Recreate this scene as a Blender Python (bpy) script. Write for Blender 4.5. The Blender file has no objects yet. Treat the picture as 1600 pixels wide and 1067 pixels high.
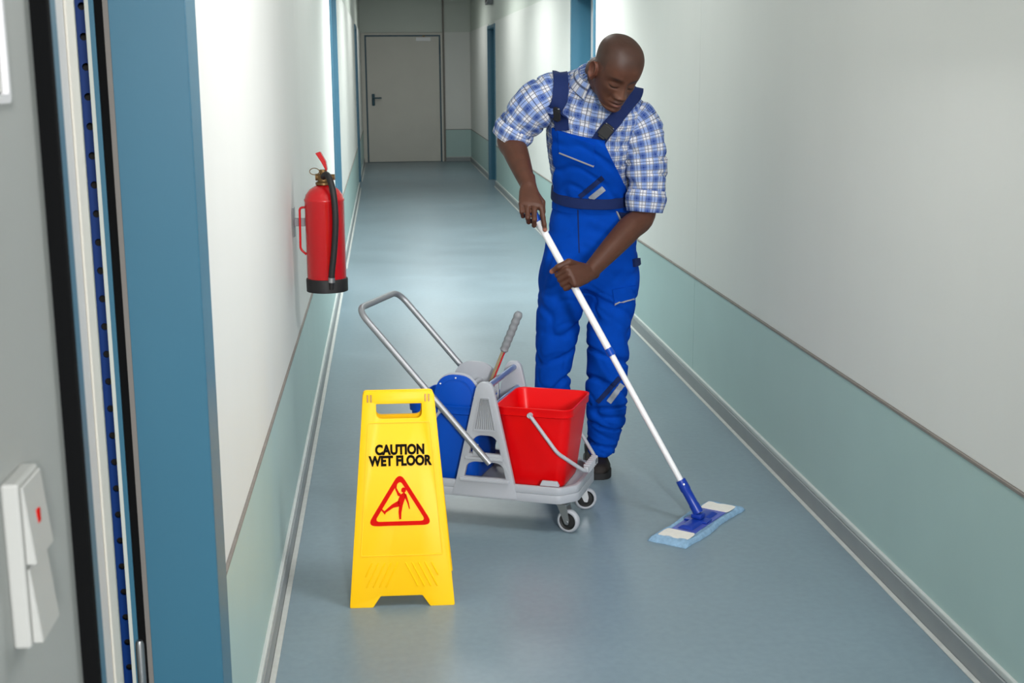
import bpy, bmesh, math, random
import numpy as np
from mathutils import Vector, Matrix, noise
from mathutils.bvhtree import BVHTree

scene = bpy.context.scene
COL = scene.collection
random.seed(7)

# ------------------------------------------------------------------ camera
FPX, EYE, CX, CY = 2030.0, 1.55, 800.0, 533.5      # focal length in pixels of a 1600x1067 frame
_y = np.array([597 - CX, -(110 - CY), -FPX]); _y /= np.linalg.norm(_y)
_vx = 68.0
_vy = -(FPX * FPX + (597 - CX) * _vx) / (110 - CY)
_d = np.array([_vx, -_vy, -FPX]); _d /= np.linalg.norm(_d)
_z = -_d
ROT = np.stack([np.cross(_y, _z), _y, _z], 1)       # camera = ROT @ world
CAMP = np.array([0.0, 0.0, EYE])
cam_data = bpy.data.cameras.new('camera')
cam_data.sensor_width = 36.0
cam_data.lens = FPX / 1600 * 36.0
cam_data.clip_start = 0.05
cam_data.dof.use_dof = True
cam_data.dof.focus_distance = 4.5
cam_data.dof.aperture_fstop = 11.0
cam = bpy.data.objects.new('camera', cam_data)
COL.objects.link(cam)
_m = Matrix([list(r) for r in ROT.T]).to_4x4()
cam.matrix_world = Matrix.Translation(CAMP) @ _m
scene.camera = cam

# ------------------------------------------------------------------ exposure, world, lamps
scene.view_settings.view_transform = 'Standard'
scene.view_settings.look = 'None'
scene.view_settings.gamma = 1.0
scene.view_settings.use_curve_mapping = False
scene.view_settings.exposure = 0.0
world = bpy.data.worlds.new('world')
scene.world = world
world.use_nodes = True
world.node_tree.nodes['Background'].inputs[0].default_value = (0.75, 0.85, 1.0, 1)
world.node_tree.nodes['Background'].inputs[1].default_value = 0.05

CEIL = 2.75
# ceiling lamps of the corridor, some added only for their light: centre x, y, height, width, length, watts, beam direction, colour
LAMPS = [(1.10, 3.15, CEIL - 0.19, 0.5, 1.25, 46, (-0.90, 0.0, -0.44), (1.0, 0.985, 0.985)),  # tilted lamp added to brighten the left wall
         (0.58, 6.3, CEIL, 0.5, 1.25, 9, None, (0.96, 1.0, 0.975)),  # weak lamp added to lift the right wall behind the cleaner
         (0.58, 9.2, CEIL, 0.5, 1.5, 66, None, (0.96, 1.0, 0.975)),
         (0.58, 12.2, CEIL, 0.5, 1.5, 34, None, (0.96, 1.0, 0.975)),
         (0.58, 15.0, CEIL, 0.5, 1.5, 26, None, (0.96, 1.0, 0.975)),
         (0.58, 19.6, CEIL, 0.5, 1.25, 13, None, (0.96, 1.0, 0.975)),  # added to brighten the dim end wall and door
         (0.75, -3.2, CEIL - 0.32, 0.5, 1.0, 44, (-0.04, 0.965, -0.25), (1.0, 0.985, 0.985))]  # added key light in place of a flash behind the viewer
def lamp_matrix(x, y, z, d):
    if d is None: return Matrix.Translation((x, y, z))
    return Matrix.Translation((x, y, z)) @ Vector(d).to_track_quat('-Z', 'Y').to_matrix().to_4x4()
for lx, ly, lz, lw, ll, e, dr, lc in LAMPS:
    d = bpy.data.lights.new('lamp_light', 'AREA')
    d.shape = 'RECTANGLE'; d.size = lw; d.size_y = ll; d.energy = e
    if ly in (9.2, 12.2): d.spread = math.radians(140)
    if ly < 0: d.spread = math.radians(60)
    d.color = lc
    o = bpy.data.objects.new('lamp_light', d); COL.objects.link(o)
    o.matrix_world = lamp_matrix(lx, ly, lz, dr) @ Matrix.Translation((0, 0, -0.072))

# ------------------------------------------------------------------ pixel helpers (1600x1067 frame)
def ray(px, py):
    return ROT.T @ np.array([px - CX, -(py - CY), -FPX])
def on_z(px, py, z=0.0):
    r = ray(px, py); return CAMP + r * ((z - EYE) / r[2])
def at_y(px, py, Y):
    r = ray(px, py); return CAMP + r * (Y / r[1])

# ------------------------------------------------------------------ materials
def lin(c):
    c = np.array(c, float) / 255.0
    return tuple(np.where(c <= 0.04045, c / 12.92, ((c + 0.055) / 1.055) ** 2.4)) + (1.0,)
MATS = {}
def mat(name, rgb, rough=0.5, metal=0.0, var=0.0, vscale=8.0, bump=0.0, bscale=60.0, spec=0.5, stretch=(1, 1, 1), coat=0.0, sheen=0.0):
    if name in MATS: return MATS[name]
    m = bpy.data.materials.new(name); m.use_nodes = True
    nt = m.node_tree; b = nt.nodes['Principled BSDF']
    b.inputs['Base Color'].default_value = lin(rgb)
    b.inputs['Roughness'].default_value = rough
    b.inputs['Metallic'].default_value = metal
    b.inputs['Specular IOR Level'].default_value = spec
    b.inputs['Coat Weight'].default_value = coat
    b.inputs['Sheen Weight'].default_value = sheen
    tc = nt.nodes.new('ShaderNodeTexCoord'); mp = nt.nodes.new('ShaderNodeMapping')
    mp.inputs['Scale'].default_value = stretch
    nt.links.new(tc.outputs['Object'], mp.inputs[0])
    nz = nt.nodes.new('ShaderNodeTexNoise'); nz.inputs['Scale'].default_value = vscale; nz.inputs['Detail'].default_value = 3
    nt.links.new(mp.outputs[0], nz.inputs['Vector'])
    rp = nt.nodes.new('ShaderNodeMapRange')
    rp.inputs['From Min'].default_value = 0.3; rp.inputs['From Max'].default_value = 0.7
    rp.inputs['To Min'].default_value = 1 - var; rp.inputs['To Max'].default_value = 1 + var
    nt.links.new(nz.outputs['Fac'], rp.inputs['Value'])
    mx = nt.nodes.new('ShaderNodeVectorMath'); mx.operation = 'SCALE'
    mx.inputs[0].default_value = lin(rgb)[:3]
    nt.links.new(rp.outputs[0], mx.inputs['Scale']); nt.links.new(mx.outputs[0], b.inputs['Base Color'])
    if bump > 0:
        n2 = nt.nodes.new('ShaderNodeTexNoise'); n2.inputs['Scale'].default_value = bscale; n2.inputs['Detail'].default_value = 4
        nt.links.new(mp.outputs[0], n2.inputs['Vector'])
        bp = nt.nodes.new('ShaderNodeBump'); bp.inputs['Strength'].default_value = bump; bp.inputs['Distance'].default_value = 0.004
        nt.links.new(n2.outputs['Fac'], bp.inputs['Height']); nt.links.new(bp.outputs[0], b.inputs['Normal'])
    MATS[name] = m
    return m

M_FLOOR = mat('floor_vinyl', (117, 136, 146), 0.33, var=0.045, vscale=40, spec=0.45)
_nt = M_FLOOR.node_tree                               # large cloudy mottling on top of the fine speckle
_n = _nt.nodes.new('ShaderNodeTexNoise'); _n.inputs['Scale'].default_value = 2.2; _n.inputs['Detail'].default_value = 2
_tc = _nt.nodes.new('ShaderNodeTexCoord'); _nt.links.new(_tc.outputs['Object'], _n.inputs['Vector'])
_r = _nt.nodes.new('ShaderNodeMapRange'); _r.inputs[1].default_value = 0.1; _r.inputs[2].default_value = 0.9; _r.inputs[3].default_value = 0.91; _r.inputs[4].default_value = 1.09
_nt.links.new(_n.outputs['Fac'], _r.inputs[0])
_b = _nt.nodes['Principled BSDF']; _src = _b.inputs['Base Color'].links[0].from_socket
_s = _nt.nodes.new('ShaderNodeVectorMath'); _s.operation = 'SCALE'
_nt.links.new(_src, _s.inputs[0]); _nt.links.new(_r.outputs[0], _s.inputs['Scale']); _nt.links.new(_s.outputs[0], _b.inputs['Base Color'])
_rr = _nt.nodes.new('ShaderNodeMapRange'); _rr.inputs[1].default_value = 0.1; _rr.inputs[2].default_value = 0.9; _rr.inputs[3].default_value = 0.29; _rr.inputs[4].default_value = 0.39
_nt.links.new(_n.outputs['Fac'], _rr.inputs[0]); _nt.links.new(_rr.outputs[0], _b.inputs['Roughness'])

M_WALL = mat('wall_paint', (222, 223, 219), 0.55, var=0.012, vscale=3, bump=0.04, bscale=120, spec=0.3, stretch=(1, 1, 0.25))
M_WALLSH = mat('grey_wall_panel', (168, 172, 169), 0.55, var=0.012, vscale=3, spec=0.3)  # wall paint darkened to carry the shade beside the switch
M_UPPER = mat('upper_wall_paint', (206, 212, 204), 0.6, var=0.012, vscale=3, bump=0.05, bscale=120, spec=0.3)
M_DADO = mat('dado_green', (170, 196, 193), 0.42, var=0.015, vscale=4, bump=0.03, bscale=120, spec=0.4)
M_STRIP = mat('dado_strip_grey', (128, 122, 116), 0.6, var=0.08, vscale=20)
M_BASE = mat('baseboard_grey', (142, 148, 150), 0.5, var=0.03, vscale=10)
M_BASETOP = mat('baseboard_edge', (186, 192, 190), 0.5, var=0.02, vscale=10)
M_WELD = mat('floor_weld', (182, 186, 183), 0.6, var=0.06, vscale=30)
M_CEIL = mat('ceiling_paint', (228, 228, 224), 0.8, var=0.01)
M_TEAL = mat('teal_paint', (53, 107, 132), 0.38, var=0.02, vscale=3, spec=0.45)
M_TEALD = mat('teal_dark_paint', (40, 82, 98), 0.45, var=0.02, vscale=3)
M_LEAF = mat('door_white', (216, 214, 212), 0.45, var=0.012, vscale=4)
M_EDGE = mat('door_edge_cream', (230, 226, 214), 0.5, var=0.012)
M_RUB = mat('rubber_black', (22, 22, 23), 0.6, var=0.1, vscale=40, bump=0.05)
M_BLACK = mat('rubber_profile_black', (14, 15, 16), 0.9, spec=0.1)  # near-black for pieces that stand in for shadow gaps
M_SEAL = mat('seal_grey', (120, 116, 112), 0.7)
M_CREAM = mat('end_door_cream', (206, 203, 194), 0.5, var=0.02, vscale=3)
M_CHROME = mat('chrome', (170, 172, 174), 0.38, 0.9)
M_STEEL = mat('steel_tube', (150, 152, 156), 0.42, 0.6, var=0.03, vscale=30)
M_BRASS = mat('brass', (126, 98, 62), 0.4, 0.8, var=0.1, vscale=30)
M_GREY = mat('plastic_grey', (162, 166, 173), 0.42, var=0.015, vscale=10)
M_GREYD = mat('plastic_grey_inner', (120, 124, 128), 0.55, var=0.02)
M_RED = mat('plastic_red', (214, 2, 8), 0.36, var=0.02, vscale=8, spec=0.25)
M_REDP = mat('extinguisher_red', (190, 14, 22), 0.24, var=0.02, vscale=8, coat=0.3)
M_BLUE = mat('plastic_blue', (0, 70, 172), 0.38, var=0.02, vscale=8, spec=0.3)
M_YEL = mat('plastic_yellow', (252, 196, 0), 0.42, var=0.015, vscale=10, spec=0.25)
M_INK = mat('ink_black', (16, 13, 8), 0.8, spec=0.1)
M_INKR = mat('ink_red', (206, 18, 8), 0.8, spec=0.1)
M_WHITE = mat('plastic_white', (228, 228, 230), 0.35, var=0.012)

# ------------------------------------------------------------------ geometry helpers
class G:
    """verts / faces collector; every G becomes one mesh object"""
    def __init__(s): s.v = []; s.f = []; s.uv = {}
    def add(s, v, f):
        o = len(s.v); s.v.extend([tuple(map(float, p)) for p in v]); s.f.extend([tuple(i + o for i in q) for q in f]); return s
    def join(s, g): return s.add(g.v, g.f)
    def xf(s, m):
        m = Matrix(m); s.v = [tuple(m @ Vector(p)) for p in s.v]; return s
    def move(s, d): s.v = [(p[0] + d[0], p[1] + d[1], p[2] + d[2]) for p in s.v]; return s

def bm_to(bm):
    g = G(); bm.verts.ensure_lookup_table(); bm.verts.index_update()
    g.v = [tuple(v.co) for v in bm.verts]; g.f = [tuple(v.index for v in f.verts) for f in bm.faces]
    bm.free(); return g

def box(x0, x1, y0, y1, z0, z1, bev=0.0, seg=2):
    bm = bmesh.new(); bmesh.ops.create_cube(bm, size=1.0)
    for v in bm.verts:
        v.co = ((x0 + x1) / 2 + v.co.x * (x1 - x0), (y0 + y1) / 2 + v.co.y * (y1 - y0), (z0 + z1) / 2 + v.co.z * (z1 - z0))
    if bev > 0: bmesh.ops.bevel(bm, geom=bm.edges[:], offset=bev, segments=seg, affect='EDGES', profile=0.5)
    return bm_to(bm)

def taper_box(rings, bev=0.0, seg=2):
    """rings: list of 4-corner loops bottom to top"""
    bm = bmesh.new(); L = [[bm.verts.new(p) for p in r] for r in rings]
    n = len(rings[0])
    bm.faces.new(L[0][::-1]); bm.faces.new(L[-1])
    for a, b in zip(L, L[1:]):
        for i in range(n): bm.faces.new((a[i], a[(i + 1) % n], b[(i + 1) % n], b[i]))
    if bev > 0: bmesh.ops.bevel(bm, geom=bm.edges[:], offset=bev, segments=seg, affect='EDGES', profile=0.5)
    return bm_to(bm)

def catmull(rows, n):
    P = np.array(rows, float); k = len(P)
    Q = np.vstack([2 * P[0] - P[1], P, 2 * P[-1] - P[-2]])
    out = []
    for t in np.linspace(0, k - 1, n):
        i = min(int(t), k - 2); u = t - i
        p0, p1, p2, p3 = Q[i], Q[i + 1], Q[i + 2], Q[i + 3]
        out.append(0.5 * (2 * p1 + (p2 - p0) * u + (2 * p0 - 5 * p1 + 4 * p2 - p3) * u * u + (3 * p1 - p0 - 3 * p2 + p3) * u ** 3))
    return np.array(out)

def frames(P, up=None):
    P = np.array(P, float); n = len(P)
    T = np.gradient(P, axis=0); T /= np.linalg.norm(T, axis=1)[:, None] + 1e-12
    u = np.array(up if up is not None else ([0, 0, 1] if abs(T[0][2]) < 0.9 else [1, 0, 0]), float)
    A, B = [], []
    for t in T:
        u = u - t * np.dot(u, t); u /= np.linalg.norm(u) + 1e-12
        A.append(u.copy()); B.append(np.cross(t, u))
    return T, np.array(A), np.array(B)

def rings_mesh(rings, cap0=True, cap1=True, close=True):
    g = G(); n = len(rings[0])
    for r in rings: g.v.extend([tuple(map(float, p)) for p in r])
    for k in range(len(rings) - 1):
        for i in range(n if close else n - 1):
            a, b = k * n + i, k * n + (i + 1) % n
            g.f.append((a, b, b + n, a + n))
    if cap0: g.f.append(tuple(range(n))[::-1])
    if cap1: g.f.append(tuple((len(rings) - 1) * n + i for i in range(n)))
    return g

def tube(P, r, seg=12, smooth=0, round_ends=False, up=None, flat=1.0):
    """tube along P (optionally resampled as a spline); r: radius or list; flat: second-axis factor"""
    P = np.array(P, float); R = np.full(len(P), r, float) if np.isscalar(r) else np.array(r, float)
    if smooth:
        q = catmull(np.hstack([P, R[:, None]]), smooth); P, R = q[:, :3], q[:, 3]
    T, A, B = frames(P, up)
    if round_ends:
        p0 = [P[0] - T[0] * R[0] * math.sin(a) for a in (1.4, 1.0, 0.5)]; r0 = [R[0] * math.cos(a) for a in (1.4, 1.0, 0.5)]
        p1 = [P[-1] + T[-1] * R[-1] * math.sin(a) for a in (0.5, 1.0, 1.4)]; r1 = [R[-1] * math.cos(a) for a in (0.5, 1.0, 1.4)]
        P = np.vstack([p0, P, p1]); R = np.hstack([r0, R, r1])
        A = np.vstack([[A[0]] * 3, A, [A[-1]] * 3]); B = np.vstack([[B[0]] * 3, B, [B[-1]] * 3])
    an = np.linspace(0, 2 * math.pi, seg, endpoint=False)
    return rings_mesh([p + np.outer(np.cos(an), a) * rr + np.outer(np.sin(an), b) * rr * flat for p, a, b, rr in zip(P, A, B, R)])

def rounded_path(P, rad, n=6):
    P = [np.array(p, float) for p in P]; out = [P[0]]
    for a, b, c in zip(P, P[1:], P[2:]):
        u = (a - b) / np.linalg.norm(a - b); v = (c - b) / np.linalg.norm(c - b)
        for t in np.linspace(0, 1, n):
            out.append((1 - t) ** 2 * (b + u * rad) + 2 * t * (1 - t) * b + t * t * (b + v * rad))
    out.append(P[-1]); return np.array(out)

def lathe(prof, seg=32, cap=True):
    """prof: (radius, z) from bottom to top"""
    an = np.linspace(0, 2 * math.pi, seg, endpoint=False)
    return rings_mesh([[(max(r, 1e-4) * math.cos(a), max(r, 1e-4) * math.sin(a), z) for a in an] for r, z in prof], cap, cap)

def plate(outlines, depth, bev=0.0, res=8):
    """2D outlines (first outer, others holes) in XY, extruded to +-depth/2 in Z"""
    cu = bpy.data.curves.new('plate', 'CURVE'); cu.dimensions = '2D'; cu.fill_mode = 'BOTH'
    cu.extrude = max(depth / 2 - bev, 1e-5); cu.bevel_depth = bev; cu.bevel_resolution = 1
    for o in outlines:
        sp = cu.splines.new('POLY'); sp.points.add(len(o) - 1); sp.use_cyclic_u = True
        for p, q in zip(sp.points, o): p.co = (q[0], q[1], 0, 1)
    return curve_geo(cu)
def curve_geo(cu):
    ob = bpy.data.objects.new('tmp', cu); COL.objects.link(ob)
    dg = bpy.context.evaluated_depsgraph_get(); dg.update()
    me = bpy.data.meshes.new_from_object(ob.evaluated_get(dg))
    bm = bmesh.new(); bm.from_mesh(me); bmesh.ops.remove_doubles(bm, verts=bm.verts[:], dist=1e-5)
    g = bm_to(bm); bpy.data.meshes.remove(me); bpy.data.objects.remove(ob); bpy.data.curves.remove(cu)
    return g
def rrect(w, h, r, n=6, cx=0, cy=0):
    out = []
    for sx, sy, a0 in ((1, 1, 0), (-1, 1, 90), (-1, -1, 180), (1, -1, 270)):
        for k in range(n + 1):
            a = math.radians(a0 + 90 * k / n)
            out.append((cx + sx * (w / 2 - r) + r * math.cos(a), cy + sy * (h / 2 - r) + r * math.sin(a)))
    return out
def round_poly(pts, r, n=5):
    out = []; k = len(pts)
    for i in range(k):
        a, b, c = (np.array(pts[j % k], float) for j in (i - 1, i, i + 1))
        u = (a - b) / np.linalg.norm(a - b); v = (c - b) / np.linalg.norm(c - b)
        rr = min(r[i] if isinstance(r, (list, tuple)) else r, 0.45 * np.linalg.norm(a - b), 0.45 * np.linalg.norm(c - b))
        if rr <= 0: out.append(tuple(b)); continue
        for t in np.linspace(0, 1, n):
            out.append(tuple((1 - t) ** 2 * (b + u * rr) + 2 * t * (1 - t) * b + t * t * (b + v * rr)))
    return out
def text_geo(s, size, bold=0.0, sx=1.0, depth=0.0006):
    cu = bpy.data.curves.new('t', 'FONT'); cu.body = s; cu.size = size; cu.align_x = 'CENTER'; cu.align_y = 'CENTER'
    cu.offset = bold; cu.extrude = depth; cu.space_character = 1.02
    g = curve_geo(cu); return g.xf(Matrix.Diagonal((sx, 1, 1, 1)))

WM = {}
def root_matrix(o):
    while o.parent: o = o.parent
    return WM.get(o.name, Matrix.Identity(4))
def build(name, g, m, parent=None, smooth=False, angle=40, world=False, uv=None):
    """link G as one mesh object; world=True: coordinates are world space, else the parent's frame"""
    me = bpy.data.meshes.new(name)
    vs = g.v
    if world and parent is not None:
        mi = root_matrix(parent).inverted(); vs = [tuple(mi @ Vector(p)) for p in vs]
    me.from_pydata(vs, [], g.f)
    bm = bmesh.new(); bm.from_mesh(me)
    bmesh.ops.recalc_face_normals(bm, faces=bm.faces[:]); bm.to_mesh(me); bm.free()
    me.materials.append(m)
    if uv is not None:
        at = me.attributes.new('cloth_uv', 'FLOAT2', 'POINT')
        at.data.foreach_set('vector', np.array(uv, np.float32).ravel())
    if smooth:
        me.polygons.foreach_set('use_smooth', [True] * len(me.polygons))
        if angle < 180:
            try: me.set_sharp_from_angle(angle=math.radians(angle))
            except Exception: pass
    me.update()
    o = bpy.data.objects.new(name, me); COL.objects.link(o)
    if parent is not None: o.parent = parent
    return o
def tag(o, label, cat, group=None):
    o['label'] = label; o['category'] = cat
    if group: o['group'] = group
    return o
def thing(name, label, cat, loc=(0, 0, 0), rz=0.0, group=None):
    o = bpy.data.objects.new(name, None); COL.objects.link(o)
    o.empty_display_size = 0.05
    o.location = loc; o.rotation_euler = (0, 0, rz)
    WM[o.name] = Matrix.Translation(loc) @ Matrix.Rotation(rz, 4, 'Z')
    return tag(o, label, cat, group)
def struct(o):
    o['kind'] = 'structure'; return o
def sroot(name, loc=(0, 0, 0)):
    o = bpy.data.objects.new(name, None); COL.objects.link(o); o.empty_display_size = 0.05
    o.location = loc; WM[o.name] = Matrix.Translation(loc); return struct(o)

# ================================================================== THE CORRIDOR
XL, XR, YE, YB = -0.35, 1.503, 22.68, -4.0
DADO, BAND, DH = 0.545, 2.18, 2.10
struct(build('floor', box(XL - 2.6, XR + 0.4, YB - 0.2, YE + 0.3, -0.12, 0.0), M_FLOOR))
struct(build('ceiling', box(XL - 2.6, XR + 0.4, YB - 0.2, YE + 0.3, CEIL, CEIL + 0.1), M_CEIL))
LDOORS = [(1.44, 2.38), (9.32, 10.34), (17.68, 18.72)]
RDOORS = [(9.34, 10.42), (17.66, 18.76)]
def spans(doors, y0=YB, y1=YE):
    out = []; a = y0
    for d0, d1 in doors: out.append((a, d0)); a = d1
    return out + [(a, y1)]
def side_wall(side, doors, X, seams):
    s = 1 if side == 'right' else -1                     # outward
    g = G()
    xa, xb = sorted((X + s * 0.012, X + s * 0.16))
    for a, b in spans(doors): g.join(box(xa, xb, a, b, 0, CEIL))
    for a, b in doors: g.join(box(xa, xb, a, b, DH + 0.045, CEIL))
    w = struct(build('wall_' + side, g, M_UPPER))
    for a, b in spans(doors):
        cuts = [a] + [q for q in seams if a + 0.3 < q < b - 0.3] + [b]
        for c, d in zip(cuts, cuts[1:]):
            x0, x1 = sorted((X, X + s * 0.0119))
            build('wall_panel', box(x0, x1, c + 0.0012, d - 0.0012, DADO + 0.004, BAND, 0.0012, 1), M_WALLSH if side == 'left' and d < 1.5 else M_WALL, w)
            x0, x1 = sorted((X - s * 0.003, X + s * 0.0119))
            build('dado_panel', box(x0, x1, c + 0.0015, d - 0.0015, 0.07, DADO - 0.006, 0.0015, 1), M_DADO, w)
        x0, x1 = sorted((X - s * 0.006, X + s * 0.0119))
        build('dado_strip', box(x0, x1, a + 0.002, b - 0.002, DADO - 0.0055, DADO + 0.0035, 0.001, 1), M_STRIP, w)
    bb = None; g = G(); gt = G(); gw = G()
    for a, b in spans(doors):
        a2, b2 = a + 0.003, b - 0.003
        x0, x1 = sorted((X - s * 0.016, X + s * 0.0119)); g.join(box(x0, x1, a2, b2, 0.0, 0.062, 0.002, 1))
        x0, x1 = sorted((X - s * 0.013, X + s * 0.0119)); gt.join(box(x0, x1, a2, b2, 0.0625, 0.082, 0.004, 2))
        x0, x1 = sorted((X - s * 0.017, X - s * 0.033)); gw.join(box(x0, x1, a2, b2, 0.0, 0.0035, 0.001, 1))
    bb = struct(build('baseboard_' + side, g, M_BASE)); build('top_edge', gt, M_BASETOP, bb)
    struct(build('trim_' + ('1' if side == 'left' else '2'), gw, M_WELD))
side_wall('left', LDOORS, XL, [-1.6, 0.2, 5.52, 7.9, 12.8, 15.3, 20.5])
side_wall('right', RDOORS, XR, [-1.6, 1.2, 6.19, 12.9, 15.4, 20.6])

def doorway(n, side, X, y0, y1, ajar=None):
    s = 1 if side == 'right' else -1
    RV = 0.125 if ajar else 0.150
    d = sroot('door_%d' % n, (X, (y0 + y1) / 2, 0))
    def bx(xa, xb, *r, **k):
        xa, xb = sorted((X + s * xa, X + s * xb)); return box(xa, xb, *r, **k)
    W = dict(parent=d, world=True)
    for y, k in ((y1, -1), (y0, 1)):                      # folded steel jambs: reveal + casing lip proud of the wall
        ya, yb = sorted((y, y - k * (0.055 if not ajar else (0.125 if k < 0 else 0.043))))
        g = bx(-0.012, 0.0115, ya, yb, 0.0, DH + 0.05, bev=0.003)
        ya, yb = sorted((y + k * 0.004, y - k * 0.0005))
        g.join(bx(-0.0115, RV, ya, yb, 0.0, DH + 0.002, bev=0.0015))
        j = build('jamb', g, M_TEAL, **W)
        ya, yb = sorted((y + k * 0.001, y - k * 0.03))
        ya2, yb2 = sorted((y + k * 0.0065, y + k * 0.0042))
        build('door_seal', bx(RV - 0.006, RV + 0.003, ya2, yb2, 0.0, DH), M_SEAL, parent=j, world=True)
        if ajar and k < 0:
            build('rebate', bx(RV + 0.0035, RV + 0.018, y - 0.003, y - 0.0005, 0.0, DH + 0.01), M_BLACK, parent=j, world=True)  # black box stands in for the dark gap behind the seal
            build('rebate_lip', bx(RV + 0.0185, RV + 0.027, y - 0.005, y - 0.0005, 0.0, DH + 0.01), M_TEAL, parent=j, world=True)
        else: build('rebate', bx(RV + 0.0015, RV + 0.011, *sorted((y - k * 0.001, y - k * 0.02)), 0.0, DH + 0.01), M_TEALD, parent=j, world=True)
        if ajar and k > 0: build('rubber_profile', bx(-0.0175, 0.0115, y - 0.058, y - 0.0435, 0.0, DH + 0.05, bev=0.002), M_BLACK, parent=j, world=True)  # black strip stands in for the shadow gap at the near casing
    build('head_jamb', bx(-0.012, RV, y0, y1, DH + 0.003, DH + 0.05, bev=0.003), M_TEAL, **W)
    if ajar is None:
        lf = build('door_leaf', bx(0.143, 0.185, y0 + 0.008, y1 - 0.008, 0.006, DH - 0.003, bev=0.003), M_LEAF, **W)
        hy = y0 + 0.09
        g = G(); g.join(bx(0.134, 0.1428, hy - 0.02, hy + 0.02, 0.95, 1.15, bev=0.003))
        g.join(tube([(X + s * 0.137, hy, 1.05), (X + s * 0.09, hy, 1.05), (X + s * 0.085, hy + 0.12, 1.05)], 0.009, 10))
        build('door_handle', g, M_TEALD, parent=lf, world=True, smooth=True)
    return d
doorway(2, 'left', XL, *LDOORS[1]); doorway(3, 'left', XL, *LDOORS[2])
doorway(4, 'right', XR, *RDOORS[0]); doorway(5, 'right', XR, *RDOORS[1])
d1 = doorway(1, 'left', XL, *LDOORS[0], ajar=True)
# the near door stands ajar into the room: hinge at the near jamb
hx, hy = XL - 0.002, LDOORS[0][0] + 0.010
ang = math.radians(10.65)
mleaf = Matrix.Translation((hx, hy, 0)) @ Matrix.Rotation(ang, 4, 'Z')      # local +y runs along the leaf
leaf = build('door_leaf', box(-0.042, -0.002, 0.0, 0.905, 0.008, DH - 0.004, 0.002, 1).xf(mleaf), M_LEAF, d1, world=True)
build('edge_band', box(-0.043, 0.0, 0.9055, 0.922, 0.008, DH - 0.004, 0.002, 1).xf(mleaf), M_EDGE, leaf, world=True)
build('edge_band', box(-0.0018, 0.0022, 0.53, 0.905, 0.008, DH - 0.004, 0.0012, 1).xf(mleaf), M_EDGE, leaf, world=True)
g = lathe([(0.008, 0.0), (0.0085, 0.004), (0.0085, 0.1), (0.006, 0.108)], 14).move((XL - 0.140, LDOORS[0][1] - 0.010, 0.38))
build('latch_pin', g, M_CHROME, d1, world=True, smooth=True)

# end wall with its door
g = G()
g.join(box(XL - 0.2, XR + 0.2, YE + 0.012, YE + 0.2, DH + 0.06, CEIL)); g.join(box(1.02, XR + 0.2, YE + 0.012, YE + 0.2, 0, DH + 0.06)); g.join(box(XL - 0.2, -0.30, YE + 0.012, YE + 0.2, 0, DH + 0.06))
we = struct(build('wall_end', g, M_UPPER))
build('wall_panel', box(1.066, XR, YE, YE + 0.0119, DADO + 0.004, BAND, 0.0015, 1), M_WALL, we)
build('wall_panel', box(XL, 1.03, YE, YE + 0.0119, DH + 0.075, BAND, 0.0015, 1), M_WALL, we)
build('dado_panel', box(1.066, XR, YE - 0.003, YE + 0.0119, 0.07, DADO - 0.006, 0.0015, 1), M_DADO, we)
build('dado_strip', box(1.066, XR, YE - 0.006, YE + 0.0119, DADO - 0.0055, DADO + 0.0035, 0.001, 1), M_STRIP, we)
bb = struct(build('baseboard_end', box(1.066, XR, YE - 0.016, YE + 0.0119, 0.0, 0.062, 0.002, 1), M_BASE))
build('top_edge', box(1.066, XR, YE - 0.013, YE + 0.0119, 0.0625, 0.082, 0.004), M_BASETOP, bb)
struct(build('trim_3', box(1.034, 1.062, YE - 0.03, YE + 0.0119, 0, CEIL, 0.004), M_STRIP))
d6 = sroot('door_6', (0.36, YE, 0))
W = dict(parent=d6, world=True)
g = G(); g.join(box(XL, -0.285, YE - 0.02, YE + 0.0115, 0, DH + 0.07, 0.004)); g.join(box(1.0, 1.032, YE - 0.02, YE + 0.0115, 0, DH + 0.07, 0.004)); g.join(box(-0.284, 0.999, YE - 0.02, YE + 0.0115, DH + 0.035, DH + 0.07, 0.004))
build('door_frame', g, M_CREAM, **W)
g = G(); g.join(box(-0.284, -0.262, YE + 0.004, YE + 0.06, 0, DH + 0.034)); g.join(box(0.977, 0.999, YE + 0.004, YE + 0.06, 0, DH + 0.034)); g.join(box(-0.261, 0.976, YE + 0.004, YE + 0.06, DH + 0.012, DH + 0.034))
build('gap_seal', g, M_TEALD, **W)
lf = build('door_leaf', box(-0.258, 0.973, YE - 0.004, YE + 0.05, 0.006, DH + 0.009, 0.004), M_CREAM, **W)
g = box(-0.185, -0.135, YE - 0.014, YE - 0.0045, 0.96, 1.16, 0.012, 3); g.join(tube([(-0.16, YE - 0.01, 1.09), (-0.16, YE - 0.07, 1.09), (-0.02, YE - 0.075, 1.09)], 0.012, 10))
build('door_handle', g, M_TEALD, lf, smooth=True, world=True)
build('closer_plate', box(0.585, 0.835, YE - 0.022, YE - 0.0045, 2.035, 2.095, 0.004), M_WHITE, lf, world=True)
build('closer_arm', box(0.70, 0.73, YE - 0.05, YE - 0.0205, 2.10, 2.125, 0.003), M_BRASS, lf, world=True)
for z in (1.9, 0.35): build('hinge', tube([(0.985, YE - 0.012, z - 0.06), (0.985, YE - 0.012, z + 0.06)], 0.012, 10), M_TEALD, lf, smooth=True, world=True)
# wall behind the viewer
struct(build('wall_back', box(XL - 2.6, XR + 0.4, YB - 0.2, YB, 0, CEIL), M_WALL))
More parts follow.
